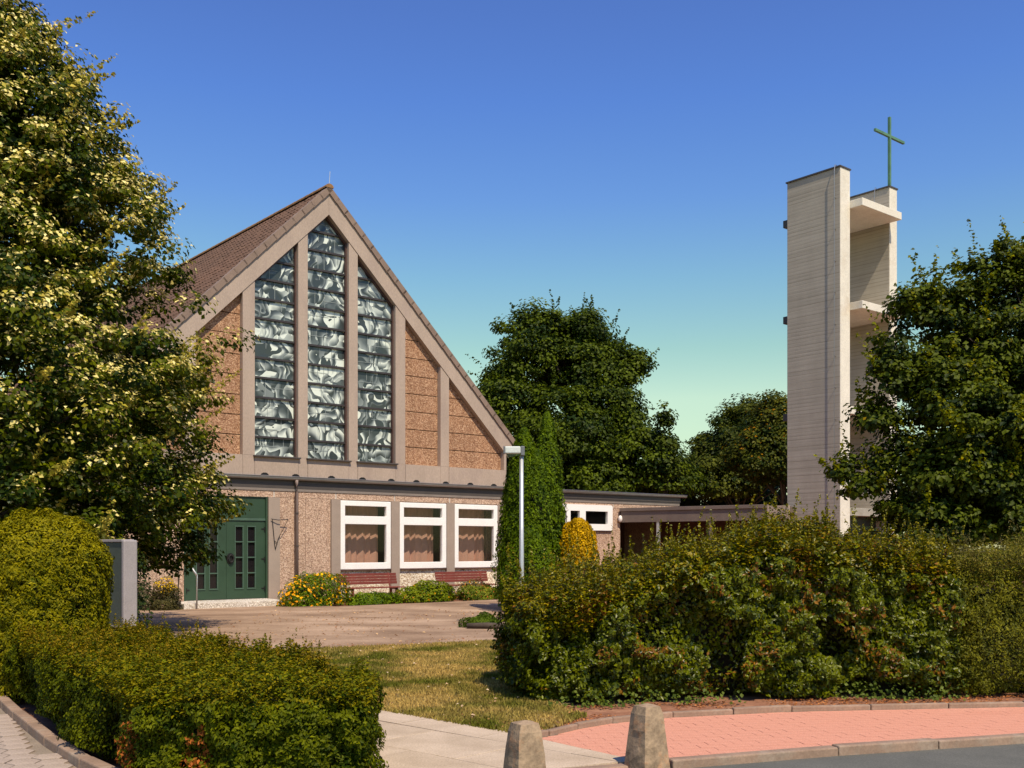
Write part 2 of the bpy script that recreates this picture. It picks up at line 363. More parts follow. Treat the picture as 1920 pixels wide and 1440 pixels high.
def leaves_mesh(name, P, N, size, col, aspect=.6, fold=.18, A=None, droop=0):
    """one two-triangle folded leaf per point: centre P, normal N, length size, colour col"""
    n = len(P); N = unit(N)
    if A is None: A = rdir(n)
    A = unit(A - N * np.sum(A * N, axis=1, keepdims=True)); B = np.cross(N, A)
    L = (size if np.ndim(size) else np.full(n, size))[:, None]
    L = L * RNG.uniform(.65, 1.25, (n, 1))
    v = np.empty((n, 4, 3), np.float32)
    v[:, 0] = P - A * L * .5; v[:, 1] = P + B * L * .5 * aspect + N * L * fold - A * L * .06
    v[:, 2] = P + A * L * .5; v[:, 3] = P - B * L * .5 * aspect + N * L * fold - A * L * .06
    me = bpy.data.meshes.new(name); me.vertices.add(4 * n); me.vertices.foreach_set('co', v.reshape(-1))
    base = (np.arange(n) * 4)[:, None]; idx = (base + np.array([[0, 1, 2, 0, 2, 3]])).reshape(-1).astype(np.int32)
    me.loops.add(6 * n); me.loops.foreach_set('vertex_index', idx)
    me.polygons.add(2 * n); me.polygons.foreach_set('loop_start', np.arange(0, 6 * n, 3, dtype=np.int32))
    me.polygons.foreach_set('loop_total', np.full(2 * n, 3, np.int32))
    ca = me.attributes.new('leafcol', 'FLOAT_COLOR', 'POINT')
    cc = np.ones((n, 4, 4), np.float32); cc[:, :, :3] = col[:, None, :]
    ca.data.foreach_set('color', cc.reshape(-1)); me.update(); me.validate()
    return me
def palette(n, a, b, clump=None, jitter=.18):
    t = RNG.random(n) if clump is None else np.clip(clump + RNG.normal(0, .22, n), 0, 1)
    c = np.array(a)[None] * (1 - t[:, None]) + np.array(b)[None] * t[:, None]
    return np.clip(c * RNG.uniform(1 - jitter, 1 + jitter, (n, 1)), 0.002, 1)
def clump_leaves(cent, rad, per, flat=.7, outw=None, up=.5, rnd=.55, shell=.45):
    n = len(cent); k = np.repeat(np.arange(n), per); d = rdir(len(k))
    rr = (RNG.random(len(k)) ** shell)[:, None] * (rad[k] if np.ndim(rad) else np.full(len(k), rad))[:, None]
    off = d * rr; off[:, 2] *= flat
    P = cent[k] + off; N = d * .7 + rdir(len(k)) * rnd; N[:, 2] += up
    if outw is not None: N += outw[k] * .5
    return P, N, k

# world -> church local helpers
P0 = Vector((-7.70, 28.6, 0))
def tpx(px):
    r = (px - 960) / F; return (7.70 + r * 28.6) / (U.x - r * U.y)
def zf(px, py):
    return EYE + (1025 - py) / F * (28.6 + U.y * tpx(px))
def wl(t, y): p = P0 + U * t + V * y; return (p.x, p.y)
def gp(px, py, z=0):                      # ground point seen at a pixel of the photograph
    Y = (EYE - z) * F / (py - 1025); return ((px - 960) / F * Y, Y)

def wlp(px, yl):
    """point at local depth yl before the facade that lies in the direction of photo column px"""
    r = (px - 960) / F; t = -(P0.x + V.x * yl - r * (P0.y + V.y * yl)) / (U.x - r * U.y); return wl(t, yl)
def tpy(px, yl):
    r = (px - 960) / F; return -(P0.x + V.x * yl - r * (P0.y + V.y * yl)) / (U.x - r * U.y)
# ------------------------------------------------------------------ ground, road, paths
def sheet(name, poly, z, mat, sub=False):
    me = bpy.data.meshes.new(name); me.from_pydata([(x, y, z) for x, y in poly], [], [list(range(len(poly)))]); me.update()
    o = link(name, me, mat)
    if o.data.polygons[0].normal.z < 0: o.data.flip_normals()
    return tag(o, kind='structure')
KL = [(-14, .8), (-9, 3.0), (-4, 5.3), (0.2, 7.32), (1.1, 7.70), (2.58, 8.24), (4.4, 8.78), (8, 9.5), (16, 10.6), (34, 12.4)]
RK = [(.12, 8.60), (.30, 8.72), (.56, 9.05), (.9, 9.36), (1.5, 9.68), (2.71, 10.02), (5.12, 10.32), (9, 10.8), (16, 11.7), (34, 13.6)]
sheet('ground', [(-300, -60), (300, -60), (300, 500), (-300, 500)], -.075, M['turf'])
sheet('road', [(-14, -12), (34, -12)] + KL[::-1], -.062, M['asphalt'])
sheet('churchyard_soil', KL[::-1] + [(-40, .8), (-40, 90), (60, 90), (34, 12.4)], -.03, M['soil'])
LAWN = [(-1.34, 10.1), (-2.6, 11.6), (-4.6, 14.6), (-4.06, 15.7), (-.37, 17.5), (3, 19), (6, 20.5), (16, 20), (16, 13.4), (9, 12.6), (5.1, 12), (2.7, 11.6), (1.2, 11.2), (.5, 10.5), (.62, 9.75), (.38, 9.2), (.2, 8.85), (.05, 8.78)]
sheet('lawn', LAWN, -.012, M['turf'])
bed_front = [wl(t, -2.6 + .08 * math.sin(t * 2)) for t in (1.7, 3, 5, 7, 9.7)]
PLAZA = [(-26, 12.5), (-4.9, 13.6), (-4.6, 14.6), (-4.06, 15.7), (-.37, 17.5), (3, 19), (3.4, 22), (2.5, 25), wl(9.7, -2.6)] + bed_front[::-1][1:] + [wl(1.7, -.05), wl(-9, -.05), (-26, 20)]
sheet('forecourt', PLAZA, -.006, M['plaza'])
PATHP = [(-.8, 6.86), (1.02, 7.68), (.20, 8.5), (.1, 8.62), (.05, 8.78), (-1.34, 10.1), (-2.6, 11.6), (-4.6, 14.6), (-4.9, 13.6), (-5.1, 12.0), (-1.1, 8.2), (-.9, 6.8)]
M['sand2'] = ground_mat('grey_joint_sand', [(.3, (.22, .17, .12)), (.7, (.32, .25, .18))], 3, 80, .3)
path = sheet('path_bed', PATHP, -.016, M['sand2'])
# concrete slabs of the path: pieces on a grid clipped to the path outline
def seg_clips(x, line, side):
    """half-planes of the polyline segments lying at abscissa x (side +1: keep above)"""
    r = []
    for (x1, y1), (x2, y2) in zip(line[:-1], line[1:]):
        if x1 - .15 <= x <= x2 + .15: r.append(lambda p, x1=x1, y1=y1, x2=x2, y2=y2: side * ((p[1] - y1) * (x2 - x1) - (p[0] - x1) * (y2 - y1)))
    return r
def clipped_cells(parent, name, origin, a, w, h, thick, mat, gap, region, clips, jit, limit=300, bev=.004):
    ca, sa = math.cos(a), math.sin(a); cells = []
    for j in range(-60, 90):
        for i in range(-60, 90):
            u = (i + (.5 if j % 2 else 0)) * w; v = j * h
            x = origin[0] + u * ca - v * sa; y = origin[1] + u * sa + v * ca
            if not (region[0] < x < region[1] and region[2] < y < region[3]): continue
            loc = lambda p: (x + p[0] * ca - p[1] * sa, y + p[0] * sa + p[1] * ca)
            full = [(-w / 2 + gap / 2, -h / 2 + gap / 2), (w / 2 - gap / 2, -h / 2 + gap / 2), (w / 2 - gap / 2, h / 2 - gap / 2), (-w / 2 + gap / 2, h / 2 - gap / 2)]
            poly = [loc(p) for p in full]; cut = False
            for fn in clips(x, y):
                if any(fn(p) < 0 for p in poly): cut = True; poly = clip(poly, fn)
                if len(poly) < 3: break
            if len(poly) < 3 or area(poly) < w * h * .04: continue
            cells.append((math.hypot(x, y), x, y, poly if cut else None))
    cells.sort(key=lambda c: c[0])
    m = MB().box(-w / 2 + gap / 2, w / 2 - gap / 2, -h / 2 + gap / 2, h / 2 - gap / 2, -thick, 0, bev if w > .3 else 0).mesh(name); m.materials.append(mat)
    rest = MB(); nr = 0
    for k, (d, x, y, poly) in enumerate(cells):
        z = random.uniform(-jit, jit); rl = poly or [(x + p[0] * ca - p[1] * sa, y + p[0] * sa + p[1] * ca) for p in ((-w / 2 + gap / 2, -h / 2 + gap / 2), (w / 2 - gap / 2, -h / 2 + gap / 2), (w / 2 - gap / 2, h / 2 - gap / 2), (-w / 2 + gap / 2, h / 2 - gap / 2))]
        if k >= limit: rest.slab(rl, z - thick, z); nr += 1
        elif poly: MB().slab([(p[0] - x, p[1] - y) for p in poly], -thick, 0).build(name, mat, parent).location = (x, y, z)
        else:
            o = link(name, m, None, parent); o.location = (x, y, z); o.rotation_euler = (random.uniform(-.006, .006), random.uniform(-.006, .006), a + random.uniform(-.006, .006))
    if nr: tag(rest.build(name + '_rows', mat, parent), kind='stuff')
M['slab_single'] = M['pathslab']
PATH_IN = [(-1.0, 6.74), (1.0, 7.62), (.12, 8.62), (-1.40, 10.08), (-2.6, 11.5), (-4.7, 14.5), (-5.0, 13.6), (-4.9, 12.0), (-2.6, 9.6)]
BA, BB = (.24, 8.58), (.98, 7.66)             # seam between path slabs and red clinker
seam = lambda sd: (lambda p: sd * ((BB[0] - BA[0]) * (p[1] - BA[1]) - (BB[1] - BA[1]) * (p[0] - BA[0])))
KI = [(x, y + .065) for x, y in KL]
LE = [(-5.0, 14.2), (-2.6, 11.6), (-1.34, 10.14), (.05, 8.84), (.26, 8.64), (1.2, 7.4)]
LW = [(-4.9, 12.6), (-2.6, 9.6), (-1.0, 7.6), (-.6, 6.0)]
def path_clips(x, y):
    return seg_clips(x, KI, 1) + seg_clips(x, LE, -1) + seg_clips(x, LW, 1) + [seam(-1)]
clipped_cells(path, 'paving_slab', (0.2, 7.7), R(-42), 1.0, .75, .05, M['pathslab'], .008, (-5, 1.6, 6.3, 14.5), path_clips, .0015, bev=.006)
# red clinker pavement
PINK = [(.34, 8.35)] + [(x, y - .05) for x, y in RK[1:]] + [(34, 12.6)] + [(x, y + .13) for x, y in KL[:3:-1]]
PINK = [(.28, 8.62), (.34, 8.70), (.60, 8.98), (.94, 9.29), (1.52, 9.61), (2.71, 9.95), (5.12, 10.25), (9, 10.72), (16, 11.6), (16, 10.74), (8, 9.64), (4.4, 8.92), (2.58, 8.38), (1.16, 7.86)]
pink = sheet('pavement', PINK, -.014, M['sand'])
RI = [(x, y - .035) for x, y in RK]
clipped_cells(pink, 'clinker_brick', (1.0, 8.5), R(10), .22, .11, .05, M['brickred'], .003, (.1, 9, 7.5, 11.2), lambda x, y: seg_clips(x, KI, 1) + seg_clips(x, RI, -1) + [seam(1)], .001)
# kerb stones
def kerb_line(parent, pts, step, w, top, bottom, name='kerbstone', mat=None, jit=.004, tilt=.01):
    mat = mat or M['kerb']; seg = []
    for i in range(len(pts) - 1):
        a, b = Vector((*pts[i], 0)), Vector((*pts[i + 1], 0)); L = (b - a).length; n = max(1, round(L / step))
        for k in range(n): seg.append((a + (b - a) * (k / n), a + (b - a) * ((k + 1) / n)))
    for a, b in seg:
        L = (b - a).length; d = (b - a).normalized()
        o = MB().box(.004, L - .004, -w / 2, w / 2, bottom, top, .012).build(name, mat, parent)
        o.location = (a.x, a.y, random.uniform(-jit, jit)); o.rotation_euler = (random.uniform(-tilt, tilt), 0, math.atan2(d.y, d.x))
front = tag(bpy.data.objects.new('road_kerb', None), kind='structure'); C.objects.link(front)
kerb_line(front, [(1.18, 7.74)] + KL[5:], 1.0, .11, .010, -.2, jit=.006, tilt=.03)
kerb_line(front, KL[:4] + [(1.08, 7.66)], 1.0, .12, .002, -.2)
rear = tag(bpy.data.objects.new('rear_kerb', None), kind='structure'); C.objects.link(rear)
kerb_line(rear, RK, .8, .06, .055, -.1, jit=.008, tilt=.05)
# left pavement with hexagonal pavers and its kerb
LK = [(-7.6, 14.6), (-6.0, 11.8), (-5.45, 10.9), (-4.6, 9.6), (-3.74, 8.35), (-3.1, 7.5), (-2.2, 6.45)]
SW = LK + [(-4.0, 5.4), (-9, 3.15), (-12, 2), (-14, 9), (-10, 14.6)]
M['sand2'] = ground_mat('grey_joint_sand', [(.3, (.20, .16, .12)), (.7, (.30, .24, .18))], 3, 80, .3)
side = sheet('side_pavement', SW, -.012, M['sand2'])
lk = tag(bpy.data.objects.new('side_kerb', None), kind='structure'); C.objects.link(lk)
kerb_line(lk, LK, .9, .10, .07, -.1)
def hexagons(parent):
    r = .125; b = MB(); m = []
    poly = [(math.cos(R(60 * k + 30)) * (r - .006), math.sin(R(60 * k + 30)) * (r - .006)) for k in range(6)]
    me = b.slab(poly, -.04, 0).mesh('paver'); me.materials.append(M['paver'])
    cells = []
    for j in range(70):
        for i in range(70):
            x = -11 + (i + (.5 if j % 2 else 0)) * r * 1.732; y = 4.3 + j * r * 1.5
            # left of the kerb line?
            for k in range(len(LK) - 1):
                (x1, y1), (x2, y2) = LK[k], LK[k + 1]
                if min(y1, y2) <= y <= max(y1, y2):
                    xe = x1 + (x2 - x1) * (y - y1) / (y2 - y1)
                    px = x / y * F + 960
                    if x < xe - .13: cells.append((abs(px - 60) / 60 + math.hypot(x, y) * .5, x, y))
                    break
    cells.sort()
    for d, x, y in cells[:300]:
        o = link('paver', me, None, parent); o.location = (x, y, random.uniform(-.003, .003)); o.rotation_euler = (random.uniform(-.01, .01), random.uniform(-.01, .01), 0)
hexagons(side)

# ------------------------------------------------------------------ church
church = empty('church', P0, ang)
tag(church, 'gabled church hall with tall swirled glass windows and pebbledash walls', 'church')
cx, S = 2.895, .99
def zi(x): return 11.38 - S * abs(x - cx)
def zo(x): return 12.02 - S * abs(x - cx)
ZB = 4.17
clipfn = lambda g=0: [lambda p: 11.38 - g - S * (p[0] - cx) - p[1], lambda p: 11.38 - g + S * (p[0] - cx) - p[1]]
def gclip(poly, g=0):
    for f in clipfn(g):
        if len(poly) >= 3: poly = clip(poly, f)
    return poly
MB().prism([(cx - 6.72, 3.62), (cx + 6.72, 3.62), (cx + 6.72, zo(cx + 6.72) - .1), (cx, 11.9), (cx - 6.72, zo(cx - 6.72) - .1)], .3, .5).build('wall', M['joint'], church)
for s in (-1, 1):
    MB().prism([(cx + s * .003, 12.02), (cx + s * .003, 11.38), (cx + s * 6.66, zi(cx + 6.66)), (cx + s * 6.77, zi(cx + 6.66) + .0), (cx + s * 7.0, zo(cx + 7) - .08), (cx + s * 7.0, zo(cx + 7.0))], -.12, .3).build('rafter', M['trim'], church)
pil = [(.685, .99), (2.34, 2.70), (4.05, 4.38), (6.66, 6.76)]
for s in (-1, 1):
    for a, b in pil:
        xa, xb = cx + s * a, cx + s * b; g = .003
        MB().prism([(xa, ZB), (xb, ZB), (xb, zi(xb) - g), (xa, zi(xa) - g)], -.10, .3).build('pillar', M['trim'], church)
edges = [-6.76, -4.38, -4.05, -2.70, -2.34, -.99, -.685, .685, .99, 2.34, 2.70, 4.05, 4.38, 6.76]
for a, b in zip(edges[:-1], edges[1:]):
    bx('base_beam', cx + a + .005, cx + b - .005, -.105 if (b - a) > .5 else -.100, .3, 3.62, ZB - .004, M['trim'], church)
ROW = .56
for a, b in ((-6.66, -4.38), (-4.05, -2.70), (2.70, 4.05), (4.38, 6.66)):
    k = 0
    while True:
        z0 = ZB + k * ROW; z1 = z0 + ROW
        p = gclip([(cx + a + .01, z0 + .012), (cx + b - .01, z0 + .012), (cx + b - .01, z1 - .012), (cx + a + .01, z1 - .012)], .01)
        if len(p) < 3 or area(p) < .01: break
        MB().prism(p, .06 + random.uniform(-.004, .004), .29).build('wall_panel', M['pebble_gable'], church)
        k += 1
# tall windows: frame > panes, glazing bars, cames, sill
for a, b in ((-2.34, -.99), (-.685, .685), (.99, 2.34)):
    fr = MB()
    xa, xb = cx + a, cx + b
    for x0, x1 in ((xa + .003, xa + .045), (xb - .045, xb - .003)):
        fr.prism(gclip([(x0, ZB - .02), (x1, ZB - .02), (x1, 13), (x0, 13)], .004), .02, .16)
    for s, (u0, u1) in ((1, (max(xa, cx), xb)), (-1, (xa, min(xb, cx)))):
        if u1 - u0 > .05:
            fr.prism([(u0 + .003, zi(u0) - .08), (u1 - .003, zi(u1) - .08), (u1 - .003, zi(u1) - .006), (u0 + .003, zi(u0) - .006)], .03, .155)
    w = fr.build('window', M['brownframe'], church)
    k = 0
    nrow = 0; off = -.02
    while True:
        z0 = ZB + off + k * ROW; z1 = z0 + ROW
        p = gclip([(xa + .046, z0 + .02), (xb - .046, z0 + .02), (xb - .046, z1 - .02), (xa + .046, z1 - .02)], .07)
        if len(p) < 3 or area(p) < .008: break
        MB().prism(p, .115, .135).build('pane', M['swirl'], w)
        q = gclip([(xa + .046, z0 - .028), (xb - .046, z0 - .028), (xb - .046, z0 + .028), (xa + .046, z0 + .028)], .05)
        if len(q) >= 3: MB().prism(q, .05, .14).build('glazing_bar', M['bar'], w)
        # cames: thin pale lines, irregular
        wd = xb - xa
        for fx in ((.35, .68) if k % 2 else (.3, .52, .78)):
            x = xa + wd * (fx + random.uniform(-.06, .06)); zz0 = z0 + .02; zz1 = z1 - .02
            if random.random() < .4: zz0 = z0 + ROW * .5
            q = gclip([(x - .006, zz0), (x + .006, zz0), (x + .006, zz1), (x - .006, zz1)], .09)
            if len(q) >= 3: MB().prism(q, .105, .114).build('came', M['lead'], w)
        if random.random() < .75:
            zc = z0 + ROW * random.uniform(.4, .62); x0 = xa + .05 if random.random() < .5 else xa + wd * .45
            q = gclip([(x0, zc - .006), (min(xb - .05, x0 + wd * .55), zc - .006), (min(xb - .05, x0 + wd * .55), zc + .006), (x0, zc + .006)], .09)
            if len(q) >= 3: MB().prism(q, .1035, .1045).build('came', M['lead'], w)
        k += 1
    bx('sill', xa - .05, xb + .05, -.19, .1, ZB - .045, ZB + .0, M['dark_fascia'], w, .008)
# roof
EAVE = 7.12; RTOP = 12.21
def roof_side(s):
    slope = math.hypot(1, S); ux, uz = 1 / slope, -S / slope; nx, nz = -uz, ux   # down-slope dir, normal
    L = EAVE * slope; rows = 30; rl = L / rows; cols = 92; y0, y1 = -.02, 18.5; cw = (y1 - y0) / cols
    verts = []; faces = []
    prof = [(0, .0), (.2, .02), (.38, .026), (.55, .018), (.68, .0), (1.0, -.002)]
    for r_ in range(rows):
        for c in range(cols):
            b0 = len(verts); j = random.uniform(-.006, .006)
            for (l, lift) in ((r_ * rl - .04, .0), ((r_ + 1) * rl, .020)):
                for f, h in prof:
                    h2 = h + lift + j; y = y0 + (c + f) * cw
                    verts.append((cx + s * (l * ux + h2 * nx), y, RTOP - .03 + l * uz + h2 * nz))
            for f, h in prof:                       # lip
                y = y0 + (c + f) * cw; l = (r_ + 1) * rl; h2 = h + j - .004
                verts.append((cx + s * (l * ux + h2 * nx), y, RTOP - .03 + l * uz + h2 * nz))
            n = len(prof)
            for q in range(n - 1):
                faces.append((b0 + q, b0 + q + 1, b0 + n + q + 1, b0 + n + q)); faces.append((b0 + n + q, b0 + n + q + 1, b0 + 2 * n + q + 1, b0 + 2 * n + q))
    me = bpy.data.meshes.new('roof_tiles'); me.from_pydata(verts, [], faces); me.update()
    o = link('roof_tiles', me, M['tile'], roofpart); tag(o, kind='stuff')
    # verge tiles along the gable
    n = 24; vl = L / n
    for k in range(n):
        a, b = k * vl, (k + 1) * vl + .05; q = MB()
        def P(l, h, y): return (cx + s * (l * ux + h * nx), y, RTOP + l * uz + h * nz)
        h0, h1 = .015, .018
        vs = [P(a, h0, -.17), P(a, h0, .10), P(b, h1, .10), P(b, h1, -.17), P(a, h0 - .16, -.17), P(a, h0 - .05, .10), P(b, h1 - .05, .10), P(b, h1 - .18, -.17)]
        bv = [q.bm.verts.new(v) for v in vs]
        for f in ((0, 1, 2, 3), (7, 6, 5, 4), (0, 4, 5, 1), (1, 5, 6, 2), (2, 6, 7, 3), (3, 7, 4, 0)): q.bm.faces.new([bv[i] for i in f])
        q.build('verge_tile', M['verge'], roofpart)
roofpart = MB().prism([(cx - 7.05, zo(cx + 7.05) - .02), (cx, 12.04), (cx + 7.05, zo(cx + 7.05) - .02), (cx + 7.05, zo(cx + 7.05) + .1), (cx, 12.16), (cx - 7.05, zo(cx + 7.05) + .1)], -.1, 18.5).build('roof', M['dark_fascia'], church)
roof_side(-1); roof_side(1)
for k in range(46):
    q = MB(); y = -.18 + k * .405
    pr = [(math.cos(R(a)) * .13, math.sin(R(a)) * .10 - .03) for a in range(-10, 191, 25)]
    ring = []
    for yy, sc in ((y, 1.0), (y + .44, .9)): ring.append([q.bm.verts.new((cx + a * sc, yy, RTOP + .0 + b * sc)) for a, b in pr])
    for i in range(len(pr) - 1): q.bm.faces.new((ring[0][i], ring[0][i + 1], ring[1][i + 1], ring[1][i]))
    q.bm.faces.new(ring[0])
    q.build('ridge_tile', M['ridge'], roofpart)
MB().tube([(cx + .12, .1, 12.15), (cx + .16, .1, 12.75)], .009, 6).build('lightning_rod', M['steel'], church)
# body of the building behind the gable
for s in (-1, 1):
    x = cx + s * 6.6
    bx('side_wall', min(x, x - s * .2), max(x, x - s * .2), .51, 18.4, 0, 4.95, M['pebble_low'], church)
bx('back_wall', cx - 6.4, cx + 6.4, 18.1, 18.4, 0, 4.9, M['pebble_low'], church)
# flat roof strip, fascia, gutter over the ground-floor wall
XL, XR = -6.2, 18.53
bx('flat_roof', XL, cx - 6.81, -.04, 9, 3.33, 3.56, M['dark_fascia'], church)
bx('flat_roof', cx + 6.81, XR - .02, -.04, 9, 3.33, 3.56, M['dark_fascia'], church)
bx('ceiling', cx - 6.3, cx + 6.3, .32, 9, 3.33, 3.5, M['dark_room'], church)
bx('fascia', XL, XR - .05, -.024, .0, 3.27, 3.58, M['dark_fascia'], church)
bx('fascia_strip', XL, XR - .05, -.02, .0, 3.195, 3.267, M['fascia_strip'], church)
g = MB()
prof = [(-.035, .0), (-.04, -.05), (-.065, -.085), (-.10, -.095), (-.135, -.08), (-.15, -.05), (-.155, .005)]
for (xa, xb, z) in ((XL, XR + .25, 3.60),):
    for i in range(len(prof) - 1):
        for q in (0,):
            v = [g.bm.verts.new((x_, prof[j][0], z + prof[j][1])) for x_, j in ((xa, i), (xb, i), (xb, i + 1), (xa, i + 1))]
            g.bm.faces.new(v)
g.tube([(XL, -.157, 3.607), (XR + .25, -.157, 3.607)], .011, 6)
gut = g.build('gutter', M['zinc'], church)
for k in range(26):
    x = XL + .5 + k * .93
    MB().box(x, x + .03, -.16, -.03, 3.598, 3.606).build('gutter_bracket', M['zinc'], gut)
for px in (493, 551, 618, 676, 730, 777, 832, 878, 922):
    x = tpx(px); MB().prism([(x - .13, 3.61), (x + .13, 3.61), (x + .1, 3.66), (x + .04, 3.69), (x - .04, 3.69), (x - .1, 3.66)], -.122, -.108).build('roof_hook', M['iron'], church)
# ground-floor wall
def panel(x0, x1, z0, z1, m='pebble_low', y=0.0, back=True, name='wall_panel'):
    o = bx(name, x0 + .006, x1 - .006, y + random.uniform(-.002, .002), .14, z0 + .006, z1 - .006, M[m], church)
    if back: bx('wall', x0, x1, .14, .34, z0, z1, M['joint'], church)
    return o
ZT = 3.01
dx0, dx1 = -1.44, tpx(502)
hx = [XL, -3.6, -1.52, tpx(514), tpx(630), tpx(740), tpx(843), tpx(941), tpx(1030), tpx(1150), XR - .08]
for a, b in zip(hx[:-1], hx[1:]):
    bx('header_panel', a + .02, b - .02, .0, .14, ZT, 3.193, M['pebble_low'], church)
for a in hx[1:-1]: bx('joint', a - .017, a + .017, .006, .13, ZT + .004, 3.19, M['pale_joint'], church)
bx('wall', XL, XR - .08, .143, .34, ZT, 3.325, M['joint'], church)
for a, b in ((XL, -4.9), (-4.9, -3.9), (-3.9, -2.9), (-2.9, tpx(294)), (tpx(294), dx0)): panel(a, b, 0, ZT)
panel(dx1, tpx(524), 0, ZT, 'grey_post', -.05, name='pilaster')
panel(tpx(524), tpx(573), 0, ZT); panel(tpx(573), tpx(620), 0, ZT)
bx('pilaster', tpx(620), tpx(637) - .003, -.055, .34, 0, ZT - .004, M['grey_post'], church)
W = [(637, 732), (748, 836), (851, 932)]
WZ0, WZ1 = .915, 2.98
for (a, b), nxt in zip(W, (748, 851, 943)):
    xa, xb = tpx(a), tpx(b); xn = tpx(nxt)
    bx('pilaster', xb + .003, xn - .003 if nxt != 943 else xn, -.055, .34, 0, ZT - .004, M['grey_post'], church)
    bx('spandrel', xa + .003, xb - .003, .015, .34, 0, WZ0 - .04, M['pebble_sill'], church)
    bx('lintel', xa + .003, xb - .003, .02, .34, WZ1 + .003, ZT - .004, M['grey_post'], church)
    f = MB(); y0, y1 = -.045, .10; fw = .105
    zt0, zt1 = WZ1 - .155 - .30, WZ1 - .155     # upper pane
    zl1 = WZ0 + 1.36; zl0 = WZ0 + .20           # lower pane
    xa2, xb2 = xa + .165, xb - .17
    f.box(xa + .005, xa2, y0, y1, WZ0, WZ1, .018); f.box(xb2, xb - .005, y0 + .001, y1, WZ0, WZ1, .018)
    f.box(xa2 - .02, xb2 + .02, y0 + .002, y1 - .002, WZ0 + .001, zl0, .012); f.box(xa2 - .02, xb2 + .02, y0 + .003, y1 - .002, zl1, zt0, .012)
    f.box(xa2 - .02, xb2 + .02, y0 + .002, y1 - .002, zt1, WZ1 - .001, .012)
    w = f.build('window', M['white'], church)
    bx('pane', xa2 - .01, xb2 + .01, .03, .036, zl0 - .01, zl1 + .01, M['glass'], w)
    bx('pane', xa2 - .01, xb2 + .01, .03, .036, zt0 - .01, zt1 + .01, M['glass'], w)
    bx('sill', xa, xb, -.06, .0, WZ0 - .038, WZ0 - .004, M['brownframe'], w)
    # pleated curtain hanging behind the pane
    n = 150; cv = []; cf = []; xw = xa2 - .1; xe = xb2 - (xb2 - xa2) * .13 + .24; ph = random.random() * 6; 
    xs = np.linspace(0, 1, n); yy = np.zeros(n); pos = 0; sgn = 1; pts = [(0, 0)]
    while pts[-1][0] < 1: pts.append((pts[-1][0] + random.uniform(.03, .11), random.uniform(.25, 1) * sgn)); sgn = -sgn
    yy = np.interp(xs, [p[0] for p in pts], [p[1] for p in pts])
    for i in range(n):
        x = xw + (xe - xw) * xs[i]; y = .52 + .07 * yy[i]
        cv += [(x, y, WZ0 - .05), (x + .01 * math.sin(i), y * .5 + .26, WZ1 + .02)]
    for i in range(n - 1): cf.append((2 * i, 2 * i + 2, 2 * i + 3, 2 * i + 1))
    me = bpy.data.meshes.new('curtain'); me.from_pydata(cv, [], cf); me.update()
    link('curtain', me, M['curtain'], w)
# rest of the wall behind the cypress up to the covered walkway
xa, xb = tpx(1028), tpx(1147)
panel(tpx(943), tpx(985), 0, ZT); panel(tpx(985), xa, 0, ZT)
za0, za1 = zf(1147, 995), zf(1147, 949) + .02
panel(xa, tpx(1118), 0, za0 - .05); panel(tpx(1118), xb, 0, za0 - .05)
bx('lintel', xa, xb, .02, .34, za1 + .003, ZT - .004, M['pebble_low'], church)
panel(xb, tpx(1163), 0, ZT)
f = MB(); y0, y1 = -.05, .08
def rrect(x0, x1, z0, z1, r, seg=5):
    pts = []
    for cx_, cz, a0 in ((x1 - r, z1 - r, 0), (x0 + r, z1 - r, 90), (x0 + r, z0 + r, 180), (x1 - r, z0 + r, 270)):
        for k in range(seg + 1): a = R(a0 + 90 * k / seg); pts.append((cx_ + r * math.cos(a), cz + r * math.sin(a)))
    return pts
def frame_with_holes(f, x0, x1, z0, z1, r, holes, ya, yb):
    # outer rounded slab in strips around the holes
    hz0, hz1 = holes[0][2], holes[0][3]
    out = rrect(x0, x1, z0, z1, r)
    def strip(fnlist):
        p = out
        for fn in fnlist: p = clip(p, fn)
        if len(p) >= 3: f.prism(p, ya, yb)
    strip([lambda p: hz0 - p[1]]); strip([lambda p: p[1] - hz1])
    xs = [x0 - 1] + [v for h in holes for v in (h[0], h[1])] + [x1 + 1]
    for i in range(0, len(xs), 2):
        a, b = xs[i], xs[i + 1]
        strip([lambda p: p[1] - hz0, lambda p: hz1 - p[1], lambda p, a=a: p[0] - a, lambda p, b=b: b - p[0]])
hz0, hz1 = zf(1110, 982.5), zf(1110, 958.5)
holes = [(tpx(1044), tpx(1061), hz0, hz1), (tpx(1068), tpx(1085.5), hz0, hz1), (tpx(1096.5), tpx(1138), hz0, hz1)]
frame_with_holes(f, xa, xb, za0, za1, .09, holes, y0, y1)
w = f.build('window', M['white'], church)
for h in holes: bx('pane', h[0] - .01, h[1] + .01, .02, .026, h[2] - .01, h[3] + .01, M['glass'], w)
bx('sill', xa + .05, xb - .05, -.06, .01, za0 - .04, za0 - .004, M['brownframe'], w)
MB().tube([(tpx(1159), -.005, 2.62), (tpx(1159), -.05, 2.62)], .05, 12).build('lamp_base', M['iron'], church)
sp = bmesh.new(); bmesh.ops.create_uvsphere(sp, u_segments=16, v_segments=10, radius=1)
for v in sp.verts: v.co = Vector((tpx(1159) + v.co.x * .075, -.11 + v.co.y * .08, 2.63 + v.co.z * .13))
me = bpy.data.meshes.new('wall_lamp'); sp.to_mesh(me); sp.free(); [setattr(p, 'use_smooth', True) for p in me.polygons]
link('wall_lamp', me, M['wlamp'], church)
